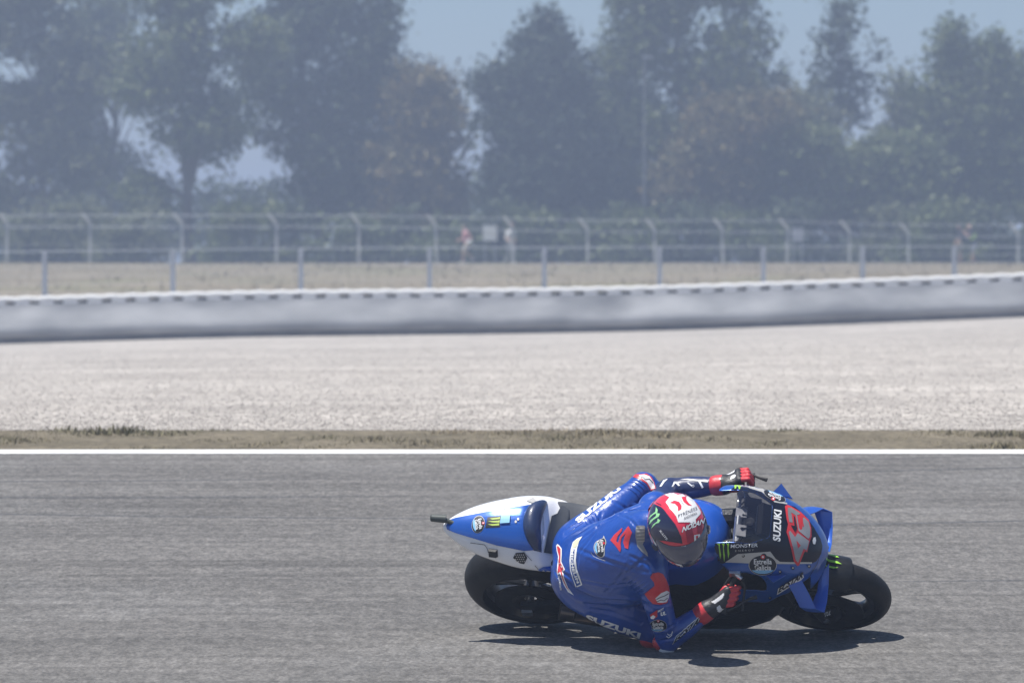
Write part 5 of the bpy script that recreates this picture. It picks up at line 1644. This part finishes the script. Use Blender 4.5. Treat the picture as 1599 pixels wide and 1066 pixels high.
lay('collar_vent', fill2d([crop(bA, bs, [(1182, 20), (1200, 0), (1300, 0), (1310, 20), (1300, 200), (1275, 260), (1340, 380), (1345, 430), (1260, 360), (1200, 290), (1175, 150)])]), body, M_GREY, .0015, 3)
for k in range(5):
    lay('vent_rib', fill2d([stroke(crop(bA, bs, [(1190 + 2 * k, 40 + 45 * k), (1300, 30 + 45 * k)]), 1.2)]), body, M_STRIPE, .003, 3)
# back seams (piping)
lay('seam', fill2d([stroke(crop(bA, bs, [(560, 370), (600, 430), (680, 465), (760, 492)]), .7)]), body, M_STRIPE, .0022, 3)
# thighs
lA, ls_ = (880, 730), 160 / 1421
lay('lettering', put(text2d('SUZUKI', .05), (904, 816.5), (66, -53), (-7, -5.2)), body, M_INKW, .0016, 3)
lay('lettering', put(text2d('SUZUKI', .05), (913.5, 967), (85, 29.5), (2.4, -9)), body, M_INKW, .0016, 3)
lay('knee_panel', fill2d([crop(lA, ls_, [(960, 130), (1000, 90), (1080, 90), (1150, 80), (1220, 130), (1260, 210), (1280, 290), (1210, 315), (1150, 220), (1040, 150)])]), body, M_SUIT_RED, .0014, 3)
lay('knee_patch', fill2d([crop(lA, ls_, [(1045, 105), (1120, 95), (1190, 120), (1245, 200), (1268, 290), (1215, 300), (1160, 205), (1090, 150)])]), body, M_SUIT_WHITE, .0020, 3)
lay('knee_mark', fill2d([stroke(crop(lA, ls_, [(1055, 125), (1110, 140), (1130, 165), (1190, 160), (1240, 215)]), 1.2)]), body, M_INKB, .0026, 3)
# right shoulder and arm
rA, rs = (980, 880), 190 / 1350
lay('shoulder_panel', fill2d([crop(rA, rs, [(250, 150), (275, 105), (340, 92), (390, 110), (430, 180), (455, 250), (465, 320), (440, 430), (360, 450), (280, 440), (225, 385), (190, 330), (300, 240), (290, 200)])]), body, M_SUIT_RED, .0014, 3)
lay('shoulder_patch', fill2d([crop(rA, rs, [(308, 378), (370, 320), (430, 295), (460, 310), (455, 370), (430, 420), (380, 428), (330, 425)])]), body, M_SUIT_WHITE, .0020, 3)
lay('shoulder_mark', fill2d([stroke(crop(rA, rs, [(318, 388), (365, 365), (405, 352), (450, 325)]), 1.2)]), body, M_INKB, .0026, 3)
lay('shoulder_mark', fill2d([stroke(crop(rA, rs, [(320, 415), (370, 395), (400, 405), (440, 375)]), 1.0)]), body, M_INKB, .0026, 3)
lay('oil_logo', fill2d([crop(rA, rs, [(250, 560), (330, 505), (330, 580), (290, 612), (262, 600)])]), body, M_SUIT_RED, .0016, 3)
lay('oil_logo_mark', fill2d([crop(rA, rs, [(255, 585), (285, 562), (312, 580), (290, 608), (262, 605)])]), body, M_INKW, .0022, 3)
lay('lettering', put(text2d('MOT', .04), crop(rA, rs, [(336, 535)])[0], (9, -4), (0, -3.6)), body, M_INKW, .0022, 2)
lay('lettering', put(text2d('UL', .06), crop(rA, rs, [(366, 575)])[0], (8.5, -2), (0, -6)), body, M_INKW, .0022, 2)
estrella(body, crop(rA, rs, [(341, 683)])[0], 12.6, 9.2, .04, (12.4, -.4), (0, -9.2))
lay('sleeve_mark', fill2d([stroke(crop(rA, rs, [(430, 800), (455, 815), (485, 790), (495, 745)]), 1.5)]), body, M_INKW, .0016, 3)
lay('sleeve_mark', fill2d([stroke(crop(rA, rs, [(440, 770), (460, 790), (475, 775)]), 1.2)]), body, M_INKW, .0016, 3)
lay('lettering_outline', put(text2d('ECSTAR', .10, .2), crop(rA, rs, [(493, 898)])[0], (48, -40.5), (4.5, -13)), body, M_INKW, .0014, 3)
lay('lettering', put(text2d('ECSTAR', .045, .2), crop(rA, rs, [(500, 890)])[0], (46.5, -39.2), (4.3, -11)), body, M_INKB, .0022, 2)
# left sleeve
gA, gs = (1020, 725), 210 / 1599
for p_ in ([(75, 265), (120, 190), (175, 170), (130, 215), (100, 260)], [(215, 270), (245, 205), (275, 205), (320, 250), (300, 255), (262, 222), (235, 260)], [(400, 215), (420, 215), (470, 250), (455, 260)], [(530, 190), (560, 195), (600, 270), (580, 280)], [(320, 175), (420, 170), (500, 180), (650, 195), (650, 210), (500, 195), (400, 182)]):
    lay('sleeve_mark', fill2d([crop(gA, gs, p_)]), body, M_INKW, .0016, 3)
lay('sleeve_mark', fill2d([stroke(crop(gA, gs, [(462, 245), (480, 240), (488, 255), (475, 268), (462, 258)]), .8)]), body, M_INKW, .0016, 3)
lay('lettering', put(text2d('S', .08), crop(gA, gs, [(725, 282)])[0], (12.5, -.5), (.4, -11)), body, M_INKW, .0016, 3)

# ================================================================== PEOPLE BEHIND THE FENCE
M_SKIN = mat('skin', (0.52, 0.31, 0.22), 0.6, var=.06, vscale=20)
M_CLOTH = {'white': mat('white_cotton', (.70, .70, .68), .85), 'black': mat('black_cotton', (.025, .025, .03), .85), 'beige': mat('beige_cotton', (.42, .36, .28), .85), 'lime': mat('lime_vest_cloth', (.40, .62, .08), .8),
           'grey': mat('grey_cotton', (.28, .29, .31), .85), 'pink': mat('pink_cotton', (.60, .30, .30), .85), 'khaki': mat('khaki_cotton', (.25, .21, .15), .85)}
M_HAIR = mat('dark_hair', (.03, .022, .018), .6)


def spectator(label, u, dist, h, heading, pose, shirt, legs, extra, group=None):
    """pose: dict of joints in body axes, metres for a 1.75 m figure (x forward, y left, z up)"""
    base = at(u, 411, dist); base[2] = Z_FAR + (dist - 190) * .002
    c, s = math.cos(heading), math.sin(heading)
    k_ = h / 1.75
    M = Matrix.Translation(base) @ Matrix.Rotation(heading, 4, 'Z') @ Matrix.Scale(k_, 4)
    t = thing('person', label, 'person', matrix=M, group=group)
    P = {k: np.array(v) for k, v in pose.items()}
    pr = [dict(pts=[(P['pel'], .135), (P['chest'], .15)], m=0, k=.05), dict(pts=[(P['chest'], .12), (P['head'] - (0, 0, .12), .055)], m=0, k=.04)]
    pr.append(dict(c=P['head'], A=A_((.098, 0, 0), (0, .078, 0), (0, 0, .118)), m=2, k=.02))
    pr.append(dict(c=P['head'] + (.10, 0, -.015), A=A_((.02, 0, 0), (0, .015, 0), (0, 0, .025)), m=2, k=.01))
    for sd, q in (('r', -1), ('l', 1)):
        sh = P['chest'] + (0, q * .17, .06); hp = P['pel'] + (0, q * .085, -.04)
        pr.append(dict(pts=[(sh, .062), (P[sd + 'el'], .046)], m=0, k=.03)); pr.append(dict(pts=[(P[sd + 'el'], .043), (P[sd + 'ha'], .033)], m=2, k=.02))
        hd = P[sd + 'ha'] - P[sd + 'el']; hd = hd / np.linalg.norm(hd)
        pr.append(dict(pts=[(P[sd + 'ha'], .034), (P[sd + 'ha'] + hd * .07, .038), (P[sd + 'ha'] + hd * .14, .022)], m=2, k=.02))
        pr.append(dict(pts=[(hp, .09), (P[sd + 'kn'], .062)], m=1, k=.04)); pr.append(dict(pts=[(P[sd + 'kn'], .058), (P[sd + 'an'], .042)], m=extra.get('shin', 1), k=.02))
        pr.append(dict(pts=[(P[sd + 'an'] + (-.04, 0, -.03), .038), (P[sd + 'an'] + (.15, 0, -.05), .032)], m=3, k=.02))
    link('body', sdf_mesh('body', pr, .02, [M_CLOTH[shirt], M_CLOTH[legs], M_SKIN, M_CLOTH[extra.get('shoe', 'black')]], .03), t)
    if 'hair' in extra:
        m = MB(); m.ball(P['head'] + (-.015, 0, .03), (.105, .088, .105), 8); m.obj('hair', M_HAIR, t)
    if 'cap' in extra:
        m = MB(); m.ball(P['head'] + (-.008, 0, .05), (.108, .09, .085), 8); m.box(P['head'] + (.13, 0, .045), (.10, .13, .014)); m.obj('cap', M_CLOTH.get(extra['cap']) or M_INKR, t)
    if 'vest' in extra:
        m = MB(); m.ball(P['chest'] * .62 + P['pel'] * .38, (.17, .175, .21), 8); m.obj('vest', M_CLOTH['lime'], t)
    if 'pack' in extra:
        m = MB(); m.ball(P['chest'] * .8 + P['pel'] * .2 + (-.2, 0, 0), (.13, .16, .22), 8); m.obj('backpack', M_CLOTH['black'], t)
    if 'bag' in extra:
        m = MB(); m.ball(P['pel'] + (-.05, .24, .0), (.15, .07, .13), 8); m.obj('shoulder_bag', M_CLOTH['white'], t)
    return t


stand = dict(pel=(0, 0, .93), chest=(.02, 0, 1.32), head=(.05, 0, 1.62), rel=(.0, -.25, 1.10), rha=(.16, -.22, .92), lel=(.0, .25, 1.10), lha=(.18, .20, .95), rkn=(.03, -.10, .50), ran=(0, -.11, .085), lkn=(.03, .10, .50), lan=(0, .11, .085))
walk = dict(pel=(0, 0, .91), chest=(.05, 0, 1.30), head=(.10, 0, 1.60), rel=(.12, -.24, 1.08), rha=(.32, -.18, 1.0), lel=(-.12, .25, 1.08), lha=(-.05, .24, .86), rkn=(-.02, -.09, .48), ran=(-.34, -.10, .20), lkn=(.20, .10, .52), lan=(.20, .10, .085))
lean_ = dict(pel=(-.05, 0, .92), chest=(.10, 0, 1.28), head=(.20, 0, 1.55), rel=(.28, -.22, 1.12), rha=(.42, -.08, 1.30), lel=(.30, .22, 1.10), lha=(.42, .08, 1.30), rkn=(.03, -.10, .50), ran=(-.12, -.11, .085), lkn=(.08, .10, .50), lan=(.10, .11, .085))
spectator('walking spectator in pale clothes with a white bag, left of the pale board', 729, D_FAR + 2.6, 1.78, math.radians(200), walk, 'pink', 'beige', dict(hair=1, bag=1, shin=2, shoe='white'))
spectator('spectator in white shirt and red cap, right of the pale board', 797, D_FAR + 2.6, 1.80, math.radians(-70), walk, 'white', 'grey', dict(cap='red', shin=1, shoe='white'))
spectator('person in black top with a backpack standing behind the fence near the right edge', 1500, D_FAR + 2.6, 1.78, math.radians(170), stand, 'black', 'beige', dict(hair=1, pack=1, shin=2))
spectator('bare headed person in a dark top and lime vest leaning forward near the right edge', 1520, D_FAR + 2.6, 1.82, math.radians(-160), lean_, 'black', 'grey', dict(vest=1, shin=2))

# ================================================================== AIR
hz = MB(); hz.box((0, 330, 10.75), (5000, 1400, 28.5))
me = hz.mesh('haze', [], False)
mh = bpy.data.materials.new('haze_air'); mh.use_nodes = True; mh.node_tree.nodes.clear()
o_ = mh.node_tree.nodes.new('ShaderNodeOutputMaterial'); pv = mh.node_tree.nodes.new('ShaderNodeVolumePrincipled')
pv.inputs['Color'].default_value = (0.63, 0.75, 1.0, 1); pv.inputs['Density'].default_value = 0.0024; pv.inputs['Anisotropy'].default_value = 0.2
mh.node_tree.links.new(pv.outputs[0], o_.inputs['Volume'])
me.materials.append(mh)
haze = link('haze', me); tag(haze, 'pale summer haze softening the far trees', None, None, 'stuff')
